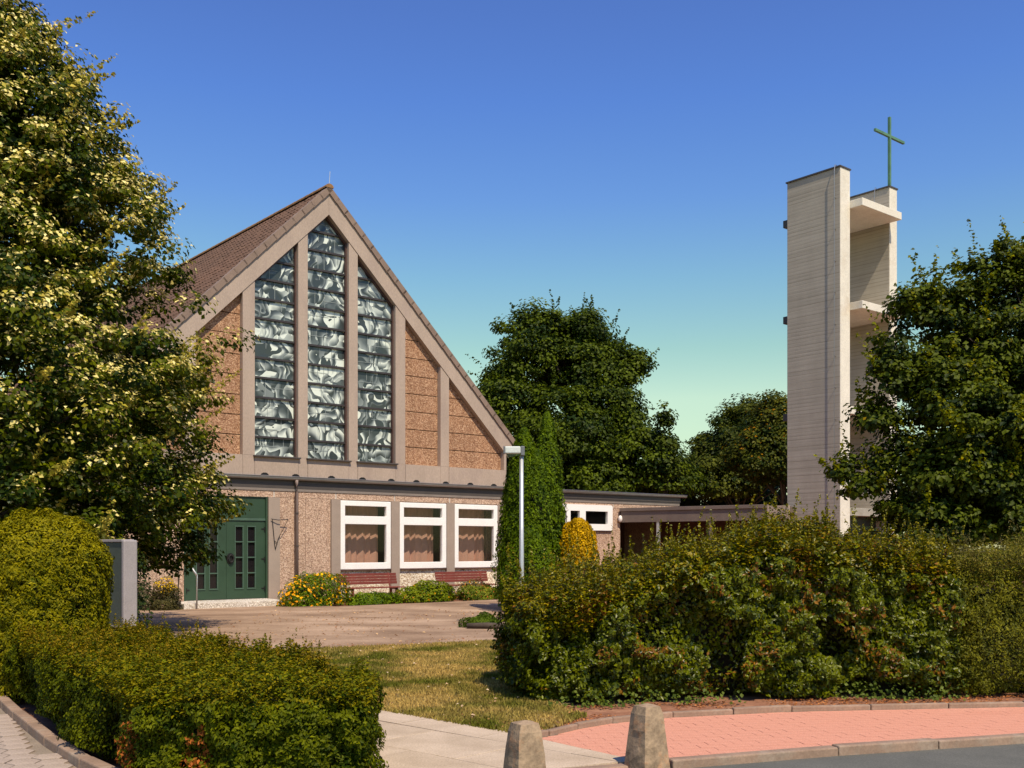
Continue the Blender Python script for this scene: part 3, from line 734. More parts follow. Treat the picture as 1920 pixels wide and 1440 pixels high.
# rooms behind the glazing
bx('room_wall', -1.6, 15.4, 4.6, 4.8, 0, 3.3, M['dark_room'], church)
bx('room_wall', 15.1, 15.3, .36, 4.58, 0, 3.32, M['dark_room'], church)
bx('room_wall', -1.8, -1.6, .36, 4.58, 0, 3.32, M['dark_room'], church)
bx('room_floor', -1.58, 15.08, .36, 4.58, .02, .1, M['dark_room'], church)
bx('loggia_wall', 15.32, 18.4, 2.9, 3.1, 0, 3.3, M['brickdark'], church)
bx('end_wall', 18.42, 18.5, .4, 8.8, 0, 3.3, M['pebble_low'], church)
# door
bx('door_frame', dx0 + .003, dx0 + .055, .0, .2, .14, ZT - .004, M['green'], church)
bx('door_frame', dx1 - .055, dx1 - .003, .0, .2, .14, ZT - .004, M['green'], church)
bx('transom_panel', dx0 + .058, dx1 - .058, .045, .12, 2.40, ZT - .03, M['green'], church)
bx('transom_rail', dx0 + .058, dx1 - .058, .02, .12, 2.33, 2.397, M['green_edge'], church, .006)
bx('transom_rail', dx0 + .058, dx1 - .058, .025, .12, ZT - .027, ZT - .004, M['green_edge'], church)
mid = (dx0 + dx1) / 2
for s in (-1, 1):
    a, b = (mid + .004, dx1 - .06) if s > 0 else (dx0 + .06, mid - .004)
    c = ([tpx(443), tpx(456), tpx(466), tpx(479)] if s > 0 else [2 * mid - tpx(v) for v in (479, 466, 456, 443)])
    lf = MB(); za, zb = .15, 2.325
    rows = [.45 + .435 * k for k in range(4)]; hh = .395
    for x0, x1 in ((a, c[0]), (c[1], c[2]), (c[3], b)): lf.box(x0, x1, .05, .11, za, zb)
    for x0, x1 in ((c[0], c[1]), (c[2], c[3])):
        lf.box(x0, x1, .051, .109, za + .001, rows[0]); lf.box(x0, x1, .051, .109, rows[-1] + hh, zb - .001)
        for k in range(3): lf.box(x0, x1, .056, .1, rows[k] + hh, rows[k + 1])
    d = lf.build('door', M['green'], church)
    for x0, x1 in ((c[0], c[1]), (c[2], c[3])):
        for z in rows: bx('pane', x0, x1, .085, .095, z, z + hh, M['darkglass'], d)
        mo = MB()
        for z in rows + [rows[-1] + hh + .04]: mo.box(x0 - .03, x1 + .03, .03, .0495, z - .035, z - .006, .003)
        for xx in (x0 - .028, x1 + .002): mo.box(xx, xx + .026, .034, .0495, rows[0], rows[-1] + hh, .003)
        mo.build('moulding', M['green_edge'], d)
    hg = MB(); hxx = b - .02 if s > 0 else a + .02
    for z in (.42, 1.25, 2.1): 
        hg = MB().tube([(hxx, .035, z - .06), (hxx, .035, z + .06)], .018, 8); hg.box(hxx - s * .09 if s > 0 else hxx, hxx if s > 0 else hxx + .09, .042, .049, z - .02, z + .02); hg.build('hinge', M['iron'], d)
    if s > 0:
        hx0 = tpx(433); hb = MB()
        n = 10; hb.prism([(hx0 + .115 * math.cos(R(360 / n * k)), 1.27 + .155 * math.sin(R(360 / n * k))) for k in range(n)], .02, .049)
        hb.tube([(hx0 + .07 * math.cos(R(a_)), -.015, 1.27 + .1 * math.sin(R(a_))) for a_ in range(0, 361, 30)], .018, 8)
        hb.tube([(hx0, .03, 1.35), (hx0, -.02, 1.36)], .02, 8)
        hb.build('door_handle', M['iron'], d)
bx('door_threshold', dx0 + .003, dx1 - .003, -.02, .2, .02, .137, M['step'], church)
x0, x1 = tpy(345, -1.25), tpy(541, -1.25)
bx('doorstep', x0, x1, -1.25, -.06, -.03, .13, M['step'], church, .01)
# downpipe
x = tpx(553); dp = MB().tube([(x, -.10, 3.52), (x, -.10, 3.4), (x, -.10, 3.15), (x, -.12, .0)], .052, 12)
d = dp.build('downpipe', M['pipe'], church, True)
for z in (.5, 1.6, 2.55): MB().tube([(x, -.12, z), (x, -.12, z + .035)], .06, 12).build('pipe_clamp', M['dark_fascia'], d)
bx('flashing', x - .12, x + .12, -.02, -.002, 3.0, 3.19, M['dark_fascia'], church) if False else None
# wrought bracket beside the door
xA, xB_, xC = tpx(505.6), tpx(535.6), tpx(514.4); zA, zC = zf(505, 973), zf(514, 1030)
br = MB(); br.tube([(xA, -.09, zA), ((xA + xB_) / 2 - .05, -.13, zA - .03), (xB_, -.16, zA - .005)], .012, 6)
br.tube([(xA + .04, -.09, zA), (xC - .03, -.075, zC + .18), (xC, -.065, zC)], .009, 6); br.tube([(xB_, -.16, zA), (xC + .08, -.08, zC + .3), (xC, -.066, zC)], .009, 6)
br.tube([(xC - .04, -.07, zC + .25), (xC + .06, -.08, zC + .18)], .008, 6); br.build('iron_bracket', M['iron'], church)

# ------------------------------------------------------------------ bell tower
TW = (10.64, 33.44)
tower = empty('bell_tower', (*TW, 0), ang); tag(tower, 'tall concrete bell tower of two slabs joined by shelves, green cross on top', 'bell tower')
TD = 2.03; TH = 13.93
for x0, x1, m in ((0, .56, 'boards'), (2.97, 3.45, 'boards')):
    s = bx('tower_slab', x0, x1, 0, TD, 0, TH, M[m], tower, .012)
    bx('coping', x0 - .035, x1 + .035, -.04, TD + .04, TH + .003, TH + .05, M['dark_fascia'], s)
    # smooth front edge, its sunlit brightness put into a paler colour
    bx('sunlit_edge', x0 + .004, x1 - .004, -.014, -.002, .02, TH - .004, M['concrete'], s)
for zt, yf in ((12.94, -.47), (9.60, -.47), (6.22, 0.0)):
    bx('shelf', .563, 2.967, yf, TD + .1, zt - .25, zt, M['concrete'], tower, .012)
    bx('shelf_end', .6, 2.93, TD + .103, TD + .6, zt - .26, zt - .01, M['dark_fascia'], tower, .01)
bx('portal_beam', .563, 2.967, .02, TD, 2.62, 2.88, M['concrete_floor'], tower, .01)
bx('tower_door', .563, 2.967, .5, .56, 0, 2.6, M['iron'], tower)
cb = MB().tube([(-.09, .15, 0), (-.09, .15, TH - .1), (-.05, .15, TH + .09), (.04, .15, TH + .1)], .013, 6)
c = cb.build('lightning_cable', M['zinc'], tower)
for k in range(13): MB().tube([(-.002, .15, .6 + k * 1.03), (-.1, .15, .6 + k * 1.03)], .012, 6).build('cable_clip', M['zinc'], c)
MB().tube([(2.87, .5, 12.95), (2.88, .5, TH - .1), (2.92, .5, TH + .1), (3.0, .5, TH + .1)], .011, 6).build('lightning_cable', M['zinc'], tower)
# cross
cr = MB().box(3.21 - .045, 3.21 + .045, .08, .17, TH + .05, TH + 2.5, .006).build('cross', M['cross'], tower)
bx('crossbar', 3.21 - .93, 3.21 - .046, .083, .167, TH + 1.79, TH + 1.88, M['cross'], cr, .006)
bx('crossbar', 3.21 + .046, 3.21 + .93, .083, .167, TH + 1.79, TH + 1.88, M['cross'], cr, .006)

# ------------------------------------------------------------------ covered walkway
W0, W1 = Vector((4.02, 38.15, 0)), Vector((9.22, 34.35, 0)); wd = (W1 - W0); wlen = wd.length; wa = math.atan2(wd.y, wd.x)
walk = empty('covered_walkway', W0, wa); tag(walk, 'covered walkway with a dark fascia between the hall and the bell tower', 'walkway')
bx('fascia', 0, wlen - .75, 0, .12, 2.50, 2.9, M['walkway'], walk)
bx('fascia', wlen - .74, wlen, -.01, .12, 2.45, 2.98, M['trim'], walk)
bx('roof_edge', -.02, wlen - .75, -.05, .14, 2.903, 3.03, M['walkway'], walk, .01)
bx('roof', -.02, wlen, .15, 3.0, 2.75, 2.95, M['walkway'], walk)
for x in (wlen * .23, wlen * .55, wlen * .88):
    bx('post', x, x + .1, .02, .12, 0, 2.497, M['steel'] if x < 2 else M['walkway'], walk)
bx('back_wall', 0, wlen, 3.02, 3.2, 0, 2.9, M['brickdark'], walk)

# ------------------------------------------------------------------ benches, rail, lamp, board, bollards
def make_bench(x, y, rz):
    b = empty('bench', (x, y, 0), rz)
    for k in range(4): bx('back_slat', -1.02, 1.02, .30 + .02 * k, .33 + .02 * k, .49 + k * .082, .49 + k * .082 + .077, M['bench'], b, .004)
    for k in range(4): bx('seat_slat', -1.02, 1.02, -.16 + k * .105, -.16 + k * .105 + .095, .385, .415, M['bench'], b, .004)
    for s in (-.75, .75):
        m = MB().box(s - .03, s + .03, -.12, -.06, 0, .382); m.box(s - .03, s + .03, .2, .26, 0, .382); m.box(s - .03, s + .03, -.12, .26, .34, .383)
        m.tube([(s, .25, .3), (s, .38, .82)], .022, 6); m.build('leg', M['bench'], b)
    return b
tb = (tpx(640) + tpx(752)) / 2
x, y = wlp(700, -1.1); b1 = make_bench(x, y, ang); tag(b1, 'red-brown slatted bench beneath the first window, nearest the door', 'bench', 'benches under the windows')
x, y = wlp(878, -1.1); b2 = make_bench(x, y, ang); tag(b2, 'red-brown slatted bench beneath the third window, beside the cypress', 'bench', 'benches under the windows')

x, y = wlp(369, -1.35)
rail = MB().tube([(x, y, 0), (x, y, .86), (x - .10, y - .03, 1.02), (x - .12, y + .0, 1.06)], .024, 10)
rail.tube([(x - .0, y, .86), (x - .14, y + .02, 1.06)], .034, 8)
tag(rail.build('handrail', M['steel'], smooth=True), 'short steel handrail post with bent top at the doorstep', 'handrail')

lx, ly = .19, 20.4
lamp = empty('street_lamp', (lx, ly, 0)); tag(lamp, 'slim grey lamp post with boxy head in front of the cypress', 'street lamp')
MB().tube([(0, 0, 0), (.0, 0, .9), (0, 0, 3.40)], [.052, .048, .038], 14).build('post', M['steel'], lamp, True)
MB().box(-.33, -.02, -.09, .09, 3.44, 3.58, .02).build('lamp_head', M['lamp_body'], lamp)
MB().prism([(-.31, 3.437), (-.26, 3.36), (-.06, 3.40), (-.02, 3.437)], -.075, .075).build('lamp_lens', M['glass'], lamp)
bx('end_cap', -.36, -.332, -.095, .095, 3.435, 3.585, M['lamp_cap'], lamp, .006)
bx('bracket', -.018, .06, -.08, .08, 3.40, 3.585, M['lamp_cap'], lamp, .012)

nb = empty('notice_board', (-5.19, 14.0, 0), R(136)); tag(nb, 'grey notice board case on legs seen end-on beside the rounded yew', 'notice board')
bx('case', 0.06, 1.5, -.07, .07, .52, 1.66, M['board_face'], nb, .01)
bx('edge_profile', -.02, .058, -.10, .10, .5, 1.69, M['board_frame'], nb, .02)
bx('top_rail', .06, 1.5, -.09, .09, 1.662, 1.70, M['board_frame'], nb, .008)
bx('bottom_rail', .06, 1.5, -.09, .09, .49, .518, M['board_frame'], nb, .008)
for x in (.02, 1.4): bx('leg', x, x + .07, -.04, .04, 0, .488, M['lamp_cap'], nb)

def make_bollard(x, y, rz, h):
    b = bmesh.new(); n = 9; a0, a1 = .128, .084
    for k in range(n):
        z = h * k / (n - 1); a = a0 + (a1 - a0) * k / (n - 1)
        if k == n - 1: a -= .012
        for i in range(12):
            # square ring with 3 points per side
            s_, q = divmod(i, 3); t = (q / 3) * 2 - 1
            p = [(t, -1), (1, t), (-t, 1), (-1, -t)][s_]
            r = .93 if q == 0 else 1
            j = random.uniform(-.006, .006)
            b.verts.new((p[0] * a * r + j, p[1] * a * r + j, z + random.uniform(-.003, .003)))
    top = b.verts.new((0, 0, h + .018)); b.verts.ensure_lookup_table()
    for k in range(n - 1):
        for i in range(12):
            b.faces.new((b.verts[k * 12 + i], b.verts[k * 12 + (i + 1) % 12], b.verts[(k + 1) * 12 + (i + 1) % 12], b.verts[(k + 1) * 12 + i]))
    for i in range(12): b.faces.new((b.verts[(n - 1) * 12 + i], b.verts[(n - 1) * 12 + (i + 1) % 12], top))
    bmesh.ops.recalc_face_normals(b, faces=b.faces[:])
    me = bpy.data.meshes.new('bollard'); b.to_mesh(me); b.free(); o = link('bollard', me, M['bollard']); o.location = (x, y, -.01); o.rotation_euler = (0, 0, rz); return o
tag(make_bollard(.085, 6.85, R(28), .44), 'rough concrete bollard on the path, cut off by the bottom edge', 'bollard', 'tapered concrete bollards')
tag(make_bollard(.985, 7.52, R(32), .45), 'rough concrete bollard at the corner of the red pavement kerb', 'bollard', 'tapered concrete bollards')

# ------------------------------------------------------------------ vegetation helpers
def trunk_obj(parent, base, h, r0, limbs, name='trunk_or_core', seed=0, lean=(0, 0)):
    rr = random.Random(seed); m = MB(); pts = []; n = 7
    for k in range(n):
        f = k / (n - 1); pts.append((base[0] + lean[0] * f + rr.uniform(-.06, .06) * (k > 0), base[1] + lean[1] * f + rr.uniform(-.06, .06) * (k > 0), base[2] + h * f))
    m.tube(pts, [r0 * (1.35 if k == 0 else 1) * (1 - .85 * k / (n - 1)) for k in range(n)], 10)
    for tip in limbs:
        zf_ = min(max((tip[2] - base[2]) * rr.uniform(.45, .75), h * .15), h * .9); f = zf_ / h
        st = Vector((base[0] + lean[0] * f, base[1] + lean[1] * f, base[2] + zf_)); tv = Vector(tip); md = (st + tv) / 2 + Vector((rr.uniform(-.2, .2), rr.uniform(-.2, .2), .15))
        rb = r0 * .32 * (1 - f * .6); m.tube([st, md, tv], [rb, rb * .6, rb * .15], 6)
    return m.build(name, M['bark'], parent, True)

def make_tree(name, label, base, cent, outw, rad, per, leaf, ca, cb, h, r0, group=None, flat=.6, up=.6, accent=None, nl=26, mat='leaf', seed=1, extra=None, aspect=.72, cat='tree'):
    t = empty(name, base); tag(t, label, cat, group)
    cl = RNG.random(len(cent))
    P, N, k = clump_leaves(cent, rad, per, flat, outw, up)
    col = palette(len(P), ca, cb, cl[k])
    size = np.full(len(P), leaf)
    if accent is not None:
        ac, frac, sz = accent
        hi = (P[:, 2] - cent[k][:, 2]) > -.05
        m = (RNG.random(len(P)) < frac * (cl[k] * 1.5 + .1) * np.clip(P[:, 2] / 5.0, .35, 1)) & hi
        col[m] = palette(m.sum(), ac[0], ac[1]); size[m] = sz
    if extra is not None:
        P = np.vstack([P, extra[0]]); N = np.vstack([N, extra[1]]); col = np.vstack([col, extra[2]]); size = np.concatenate([size, extra[3]])
    P = P - np.array(base)
    me = leaves_mesh('crown', P, N, size, col, aspect); link('crown', me, M[mat], t)
    idx = RNG.choice(len(cent), min(nl, len(cent)), replace=False)
    trunk_obj(t, (0, 0, 0), h, r0, [tuple(cent[i] - np.array(base)) for i in idx], seed=seed)
    return t
def twigs(starts, dirs, length, per, leaf, ca, cb, spread=.5):
    """thin leafy shoots reaching out of a crown or hedge"""
    k = np.repeat(np.arange(len(starts)), per); f = RNG.random(len(k))[:, None]
    Lk = (length if np.ndim(length) else np.full(len(starts), length))[k][:, None]
    P = starts[k] + dirs[k] * Lk * f + rdir(len(k)) * leaf * spread * (1.25 - f)
    N = rdir(len(k)) * .7 + dirs[k] * .3; N[:, 2] += .4
    return P, N, palette(len(k), ca, cb), np.full(len(k), leaf) * (1.1 - .35 * f[:, 0])

# ------------------------------------------------------------------ lime tree, left
def lime():
    bx_, by_ = -9.4, 18.0
    zs = np.array([1.0, 1.6, 2.4, 3.0, 4.2, 5.2, 5.9, 6.6, 7.1, 8.3, 9.3, 10.3, 11.2, 12.2])
    rs = np.array([3.6, 4.5, 4.85, 4.95, 4.8, 4.7, 3.8, 3.5, 3.5, 3.0, 2.5, 1.75, .95, .2])
    n = 2200; cent = []; out = []; hol = lambda p: vnoise(np.array([p]), .75, 21)[0]
    while len(cent) < n:
        z = RNG.uniform(1.1, 12.1); r = np.interp(z, zs, rs)
        if RNG.random() > (r / 4.6): continue
        a = RNG.uniform(0, 2 * math.pi)
        q = RNG.uniform(.62, 1.0) if RNG.random() < .85 else RNG.uniform(.25, .62)
        lump = .90 + .16 * math.sin(a * 5 + z * 1.7) * math.cos(z * 2.3 + a * 2)
        x = bx_ + math.cos(a) * r * q * lump; y = by_ + math.sin(a) * r * q * lump
        if math.sin(a) < .15 and x < -7.3 and 1.8 < z < 4.7 and q > .6: continue     # open hollow under the upper boughs
        if q > .6 and hol((x, y, z * 1.5)) < (.36 if z > 5 else .24): continue
        if z < 2.0 and x > -6.9 and math.sin(a) < .2 and (x > -5.2): continue
        cent.append((x, y, z)); out.append((math.cos(a), math.sin(a), .25))
    cent = np.array(cent); out = np.array(out)
    ca, cb = (.013, .027, .003), (.105, .12, .012)
    inner = []
    # outer shoots
    sel = RNG.choice(len(cent), 260); st = cent[sel]; dr = unit(out[sel] + np.array([0, 0, .35]) + rdir(260) * .3)
    ex = twigs(st, dr, RNG.uniform(.55, 1.0, 260), 52, .095, (.12, .14, .02), (.60, .48, .13), .9)
    for _ in range(420):                       # inner boughs
        z = RNG.uniform(2.2, 10.5); r = np.interp(z, zs, rs) * .62 * math.sqrt(RNG.random()); a = RNG.uniform(0, 6.28)
        inner.append((bx_ + r * math.cos(a), by_ + r * math.sin(a), z))
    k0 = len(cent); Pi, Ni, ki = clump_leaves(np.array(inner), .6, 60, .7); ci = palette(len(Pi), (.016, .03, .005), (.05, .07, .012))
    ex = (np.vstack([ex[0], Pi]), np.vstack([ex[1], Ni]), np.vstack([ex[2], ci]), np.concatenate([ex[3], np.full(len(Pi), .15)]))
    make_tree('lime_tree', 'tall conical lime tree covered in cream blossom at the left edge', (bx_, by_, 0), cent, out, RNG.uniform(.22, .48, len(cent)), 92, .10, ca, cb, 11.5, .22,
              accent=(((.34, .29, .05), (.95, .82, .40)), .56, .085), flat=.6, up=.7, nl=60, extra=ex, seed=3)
lime()

# ------------------------------------------------------------------ broadleaf trees made of lobes
def lobe_clumps(lobes, n, zmin=.5, inner=.2):
    w = np.array([l[3] * l[3] for l in lobes], float); w /= w.sum(); c = []; o = []
    while len(c) < n:
        l = lobes[RNG.choice(len(lobes), p=w)]; d = rdir(1)[0]
        if d[2] < -.55: continue
        q = RNG.uniform(.78, 1.03) if RNG.random() > inner else RNG.uniform(.35, .78)
        p = np.array(l[:3]) + d * np.array([l[3], l[3], l[4]]) * q
        if p[2] < zmin: continue
        if q > .7 and vnoise(p[None] / max(l[3], .6), 1.7, 31)[0] < .37: continue
        # drop points deep inside another lobe
        if sum((((p[0] - m[0]) / m[3]) ** 2 + ((p[1] - m[1]) / m[3]) ** 2 + ((p[2] - m[2]) / m[4]) ** 2) < .45 for m in lobes if m is not l) and RNG.random() < .7: continue
        c.append(p); o.append(d)
    m = int(n * .12)
    for _ in range(m):
        l = lobes[RNG.choice(len(lobes), p=w)]; d = rdir(1)[0]; q = .6 * RNG.random() ** .5
        p = np.array(l[:3]) + d * np.array([l[3], l[3], l[4]]) * q
        if p[2] > zmin: c.append(p); o.append(d)
    return np.array(c), np.array(o)
def at(px, py, Y): return ((px - 960) / F * Y, Y, EYE + (1025 - py) / F * Y)
def lobe(px, py, Y, rpx, rz=None): x, y, z = at(px, py, Y); r = rpx / F * Y; return (x, y, z, r, (rz if rz else rpx) / F * Y)
G1, G2 = (.014, .027, .005), (.095, .122, .016)
Y = 50
lb = [lobe(1000, 680, 50, 88, 95), lobe(1090, 690, 51, 90, 95), lobe(1145, 760, 50, 75, 85), lobe(955, 770, 49, 62, 70), lobe(1050, 830, 48, 100, 100), lobe(1190, 880, 49, 95, 85), lobe(1250, 905, 50, 60, 60), lobe(1178, 830, 49, 50, 60), lobe(1170, 700, 50, 40, 50), lobe(1000, 900, 49, 80, 80), lobe(1100, 920, 48, 90, 80), lobe(1003, 620, 50, 34, 52), lobe(1105, 632, 50, 36, 50), lobe(1052, 640, 50, 30, 45), lobe(1160, 690, 50, 36, 45), lobe(930, 740, 49, 32, 36)]
c_, o_ = lobe_clumps(lb, 900, 1.0)
sel = RNG.choice(len(c_), 190); ex = twigs(c_[sel], unit(o_[sel] + np.array([0, 0, .9])), RNG.uniform(.8, 2.0, 190), 36, .16, G1, G2, .8)
make_tree('maple_tree', 'large dark green maple tree behind the hall roof, left of the gap of sky', (3.4, 50, 0), c_, o_, RNG.uniform(.45, .95, len(c_)), 125, .185, G1, G2, 11, .3, 'trees behind the walkway', flat=.55, extra=ex, seed=5)
Y = 50
lb = [lobe(1248, 790, 47, 9, 32), lobe(1247, 835, 47, 15, 36), lobe(1246, 870, 47, 20, 36)]
c_, o_ = lobe_clumps(lb, 44, 1.0, .5)
make_tree('sapling_tree', 'thin pointed treetop between the maple and the gap of sky', (at(1246, 800, 47)[0], 47, 0), c_, o_, .42, 40, .2, G1, (.08, .10, .018), 6.6, .09, 'trees behind the walkway', flat=.9, nl=10, seed=6)
lb = [lobe(1385, 840, 52, 75, 75), lobe(1350, 900, 52, 70, 60), lobe(1410, 790, 53, 42, 40), lobe(1440, 870, 52, 80, 80), lobe(1330, 860, 52, 35, 40), lobe(1395, 770, 53, 22, 24)]
c_, o_ = lobe_clumps(lb, 420, 1.0)
make_tree('maple_tree', 'rounded green tree behind the walkway, right of the gap of sky', (at(1385, 840, 52)[0], 52, 0), c_, o_, RNG.uniform(.45, .85, len(c_)), 115, .17, G1, (.11, .12, .022), 7, .22, 'trees behind the walkway', flat=.6, seed=7)
lb = [lobe(1470, 800, 45, 62, 60), lobe(1440, 860, 45, 70, 60), lobe(1500, 860, 45, 80, 80), lobe(1465, 765, 45, 26, 28), lobe(1560, 900, 46, 70, 70)]
c_, o_ = lobe_clumps(lb, 420, .8)
make_tree('rowan_tree', 'rowan tree with orange berry clusters behind the left side of the tower', (at(1470, 800, 45)[0], 45, 0), c_, o_, RNG.uniform(.4, .75, len(c_)), 110, .15, (.026, .042, .008), (.11, .11, .018), 6.5, .2, 'trees behind the walkway', flat=.6,
          accent=(((.20, .11, .02), (.34, .17, .03)), .09, .14), seed=8)
# dark thicket that closes the view under those trees
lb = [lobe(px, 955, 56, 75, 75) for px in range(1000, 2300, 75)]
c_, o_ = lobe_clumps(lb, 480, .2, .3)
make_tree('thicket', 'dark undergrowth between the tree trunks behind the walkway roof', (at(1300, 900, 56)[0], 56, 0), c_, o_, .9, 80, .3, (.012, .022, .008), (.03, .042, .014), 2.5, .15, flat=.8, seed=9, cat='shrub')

# right-hand tree in front of the tower
def right_tree():
    Y = 22
    lb = [lobe(1812, 650, 22, 92, 120), lobe(1885, 610, 22, 90, 110), lobe(1965, 690, 22.5, 140, 190), lobe(1755, 760, 21.5, 98, 110), lobe(1850, 800, 21, 150, 140), lobe(1710, 875, 21.5, 74, 72),
          lobe(1790, 900, 21, 110, 85), lobe(1920, 900, 21.5, 130, 110), lobe(2050, 760, 22, 190, 240), lobe(1765, 580, 22, 30, 50), lobe(1850, 530, 22, 32, 50), lobe(1925, 500, 22, 36, 60), lobe(1680, 670, 21.5, 40, 55), lobe(1660, 780, 21.5, 50, 60), lobe(2030, 580, 22, 90, 90), lobe(1668, 705, 21.5, 40, 50), lobe(1625, 800, 21.5, 34, 42), lobe(1595, 885, 21.5, 30, 26), lobe(1700, 570, 22, 26, 40), lobe(1750, 550, 22, 17, 45), lobe(1805, 520, 22, 22, 50), lobe(1880, 490, 22, 24, 50), lobe(1740, 980, 21, 90, 60), lobe(1880, 985, 21, 110, 70), lobe(2020, 960, 21.5, 120, 90), lobe(1625, 900, 21.5, 40, 45), lobe(1730, 600, 22, 45, 60)]
    c, o = lobe_clumps(lb, 1300, .8, .25)
    sel = RNG.choice(len(c), 420); d = unit(o[sel] * .8 + np.array([-.15, -.1, .85]) + rdir(420) * .25)
    ex = twigs(c[sel], d, RNG.uniform(.4, 1.15, 420), 34, .10, (.05, .07, .008), (.22, .21, .02), .9)
    a, b = (.012, .023, .005), (.095, .115, .016)
    t = make_tree('sycamore_tree', 'big dense dark tree in front of the bell tower at the right edge', (11.6, 22, 0), c, o, RNG.uniform(.22, .48, len(c)), 84, .115, a, b, 7.5, .2,
                  flat=.5, up=.7, extra=ex, nl=50, seed=12, accent=(((.22, .16, .02), (.36, .24, .04)), .012, .1))
right_tree()

# ------------------------------------------------------------------ columnar conifers
def conifer(name, label, base, tips, n, leaf, ca, cb, zb=0.0, group=None, prof_=(.8, .95, 1, .82, .45, .22, .02)):
    """tips: list of (x, y, height, radius) vertical flame shapes; upright scale sprays on a lumpy surface"""
    t = empty(name, base); tag(t, label, 'conifer', group); Ps = []; Ns = []; As = []; cl = []
    w = np.array([q[2] * q[3] for q in tips]); w /= w.sum(); core = MB()
    for (x, y, h, r), wi in zip(tips, w):
        m = int(n * wi); f = RNG.random(m) ** .85; a = RNG.uniform(0, 2 * math.pi, m)
        prof = np.clip(np.interp(f, [0, .15, .45, .7, .88, .96, 1], prof_), 0, 1)
        P = np.stack([np.cos(a), np.sin(a), f * h], 1); q = np.stack([np.cos(a) * 1.2, np.sin(a) * 1.2, f * h * 1.1], 1) + np.array([[x * 3, y, 0]])
        lum = .64 + .36 * vnoise(q, 2.2, 3) + .26 * vnoise(q, 5.5, 5) + .12 * vnoise(q, 12, 6)
        rr = r * prof * lum * (1 - .25 * RNG.random(m) ** 3) + .04 * RNG.random(m)
        P[:, 0] *= rr; P[:, 1] *= rr; P[:, 0] += x; P[:, 1] += y
        nn = np.stack([np.cos(a), np.sin(a), np.full(m, .25)], 1) + rdir(m) * .55
        aa = np.tile(np.array([[0, 0, 1.0]]), (m, 1)) + rdir(m) * .9 + np.stack([np.cos(a), np.sin(a), np.zeros(m)], 1) * .9
        Ps.append(P); Ns.append(nn); As.append(aa); cl.append(vnoise(q, 5, 8))
        core.tube([(x, y, .05), (x, y, h * .45), (x, y, h * .7), (x, y, h * .9)], [r * .6, r * .72, r * .5, r * .12], 10)
    P = np.vstack(Ps); N = np.vstack(Ns); A = np.vstack(As); c = np.concatenate(cl)
    me = leaves_mesh('foliage', P, N, leaf, palette(len(P), ca, cb, c), .55, .1, A); link('foliage', me, M['needle'], t)
    core.build('trunk_or_core', M['twig'], t)  # wide unseen core added within the foliage to stop light, wider than any trunk
    return t
conifer('cypress', 'tall green columnar cypress with two tips behind the lamp post', (at(998, 800, 26)[0], 26, 0),
        [(.38, .1, 5.0, .44), (-.2, 0, 4.6, .55), (0.12, -.1, 4.05, .68), (-.42, .1, 4.0, .42), (.12, .2, 2.6, .9), (-.05, -.35, 2.4, .8)], 80000, .075, (.018, .040, .003), (.115, .165, .015), prof_=(.85, .98, 1, .78, .44, .24, .05))
conifer('golden_cypress', 'small golden yellow conifer to the right of the green cypress', (at(1086, 1000, 25.5)[0], 25.5, 0),
        [(-.02, 0, 2.3, .30), (.2, 0, 2.05, .26), (-.22, .1, 2.2, .24), (.1, -.1, 2.2, .25)], 20000, .07, (.26, .15, .010), (.62, .38, .03), prof_=(.9, 1, 1, .95, .8, .6, .2))

# ------------------------------------------------------------------ clipped and loose hedges
def surf_leaves(P, N, n_rand=.6, up=.25):
    NN = N + rdir(len(P)) * n_rand; NN[:, 2] += up; return NN
# rounded golden yew, left
def yew():
    c = np.array([(88 - 960) / F * 11.3, 11.3, 0]); rx, ry, h = .64, .8, 2.02
    t = empty('yew_bush', tuple(c)); tag(t, 'tall clipped yew bush with rounded top and golden green tips, left edge', 'bush')
    n = 64000; d = rdir(int(n * 1.0)); d[:, 2] = np.abs(d[:, 2])
    cyl = RNG.random(len(d)) < .58
    a = RNG.uniform(0, 2 * math.pi, len(d)); P = np.empty((len(d), 3)); N = np.empty_like(P)
    zc = 1.3
    P[:, 0] = np.where(cyl, np.cos(a) * rx, d[:, 0] * rx); P[:, 1] = np.where(cyl, np.sin(a) * ry, d[:, 1] * ry)
    P[:, 2] = np.where(cyl, RNG.random(len(d)) ** .8 * zc, zc + d[:, 2] * (h - zc))
    N[:, 0] = P[:, 0] / rx; N[:, 1] = P[:, 1] / ry; N[:, 2] = np.where(cyl, .05, d[:, 2]); N = unit(N)
    # slightly boxy dome
    k = vnoise(P, 3.0, 2) * .12 + vnoise(P, 9, 4) * .09 + vnoise(P, 22, 6) * .05
    P += N * (k[:, None] - .16 - .09 * RNG.random((len(P), 1)) ** 2)
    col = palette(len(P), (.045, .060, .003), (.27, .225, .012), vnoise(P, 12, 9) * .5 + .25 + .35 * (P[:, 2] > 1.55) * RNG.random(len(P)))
    me = leaves_mesh('foliage', P, surf_leaves(P, N, .7, .35), .042, col, .42, .1, N + rdir(len(P)) * .8 + np.array([0, 0, .5])); link('foliage', me, M['needle'], t)
    m = MB(); m.tube([(0, 0, 0), (0, 0, .6), (0, 0, 1.3), (0, 0, 1.65), (0, 0, 1.82)], [.44, .50, .5, .36, .12], 14)
    m.build('trunk_or_core', M['twig'], t)  # unseen dark core added inside the bush to block light
yew()
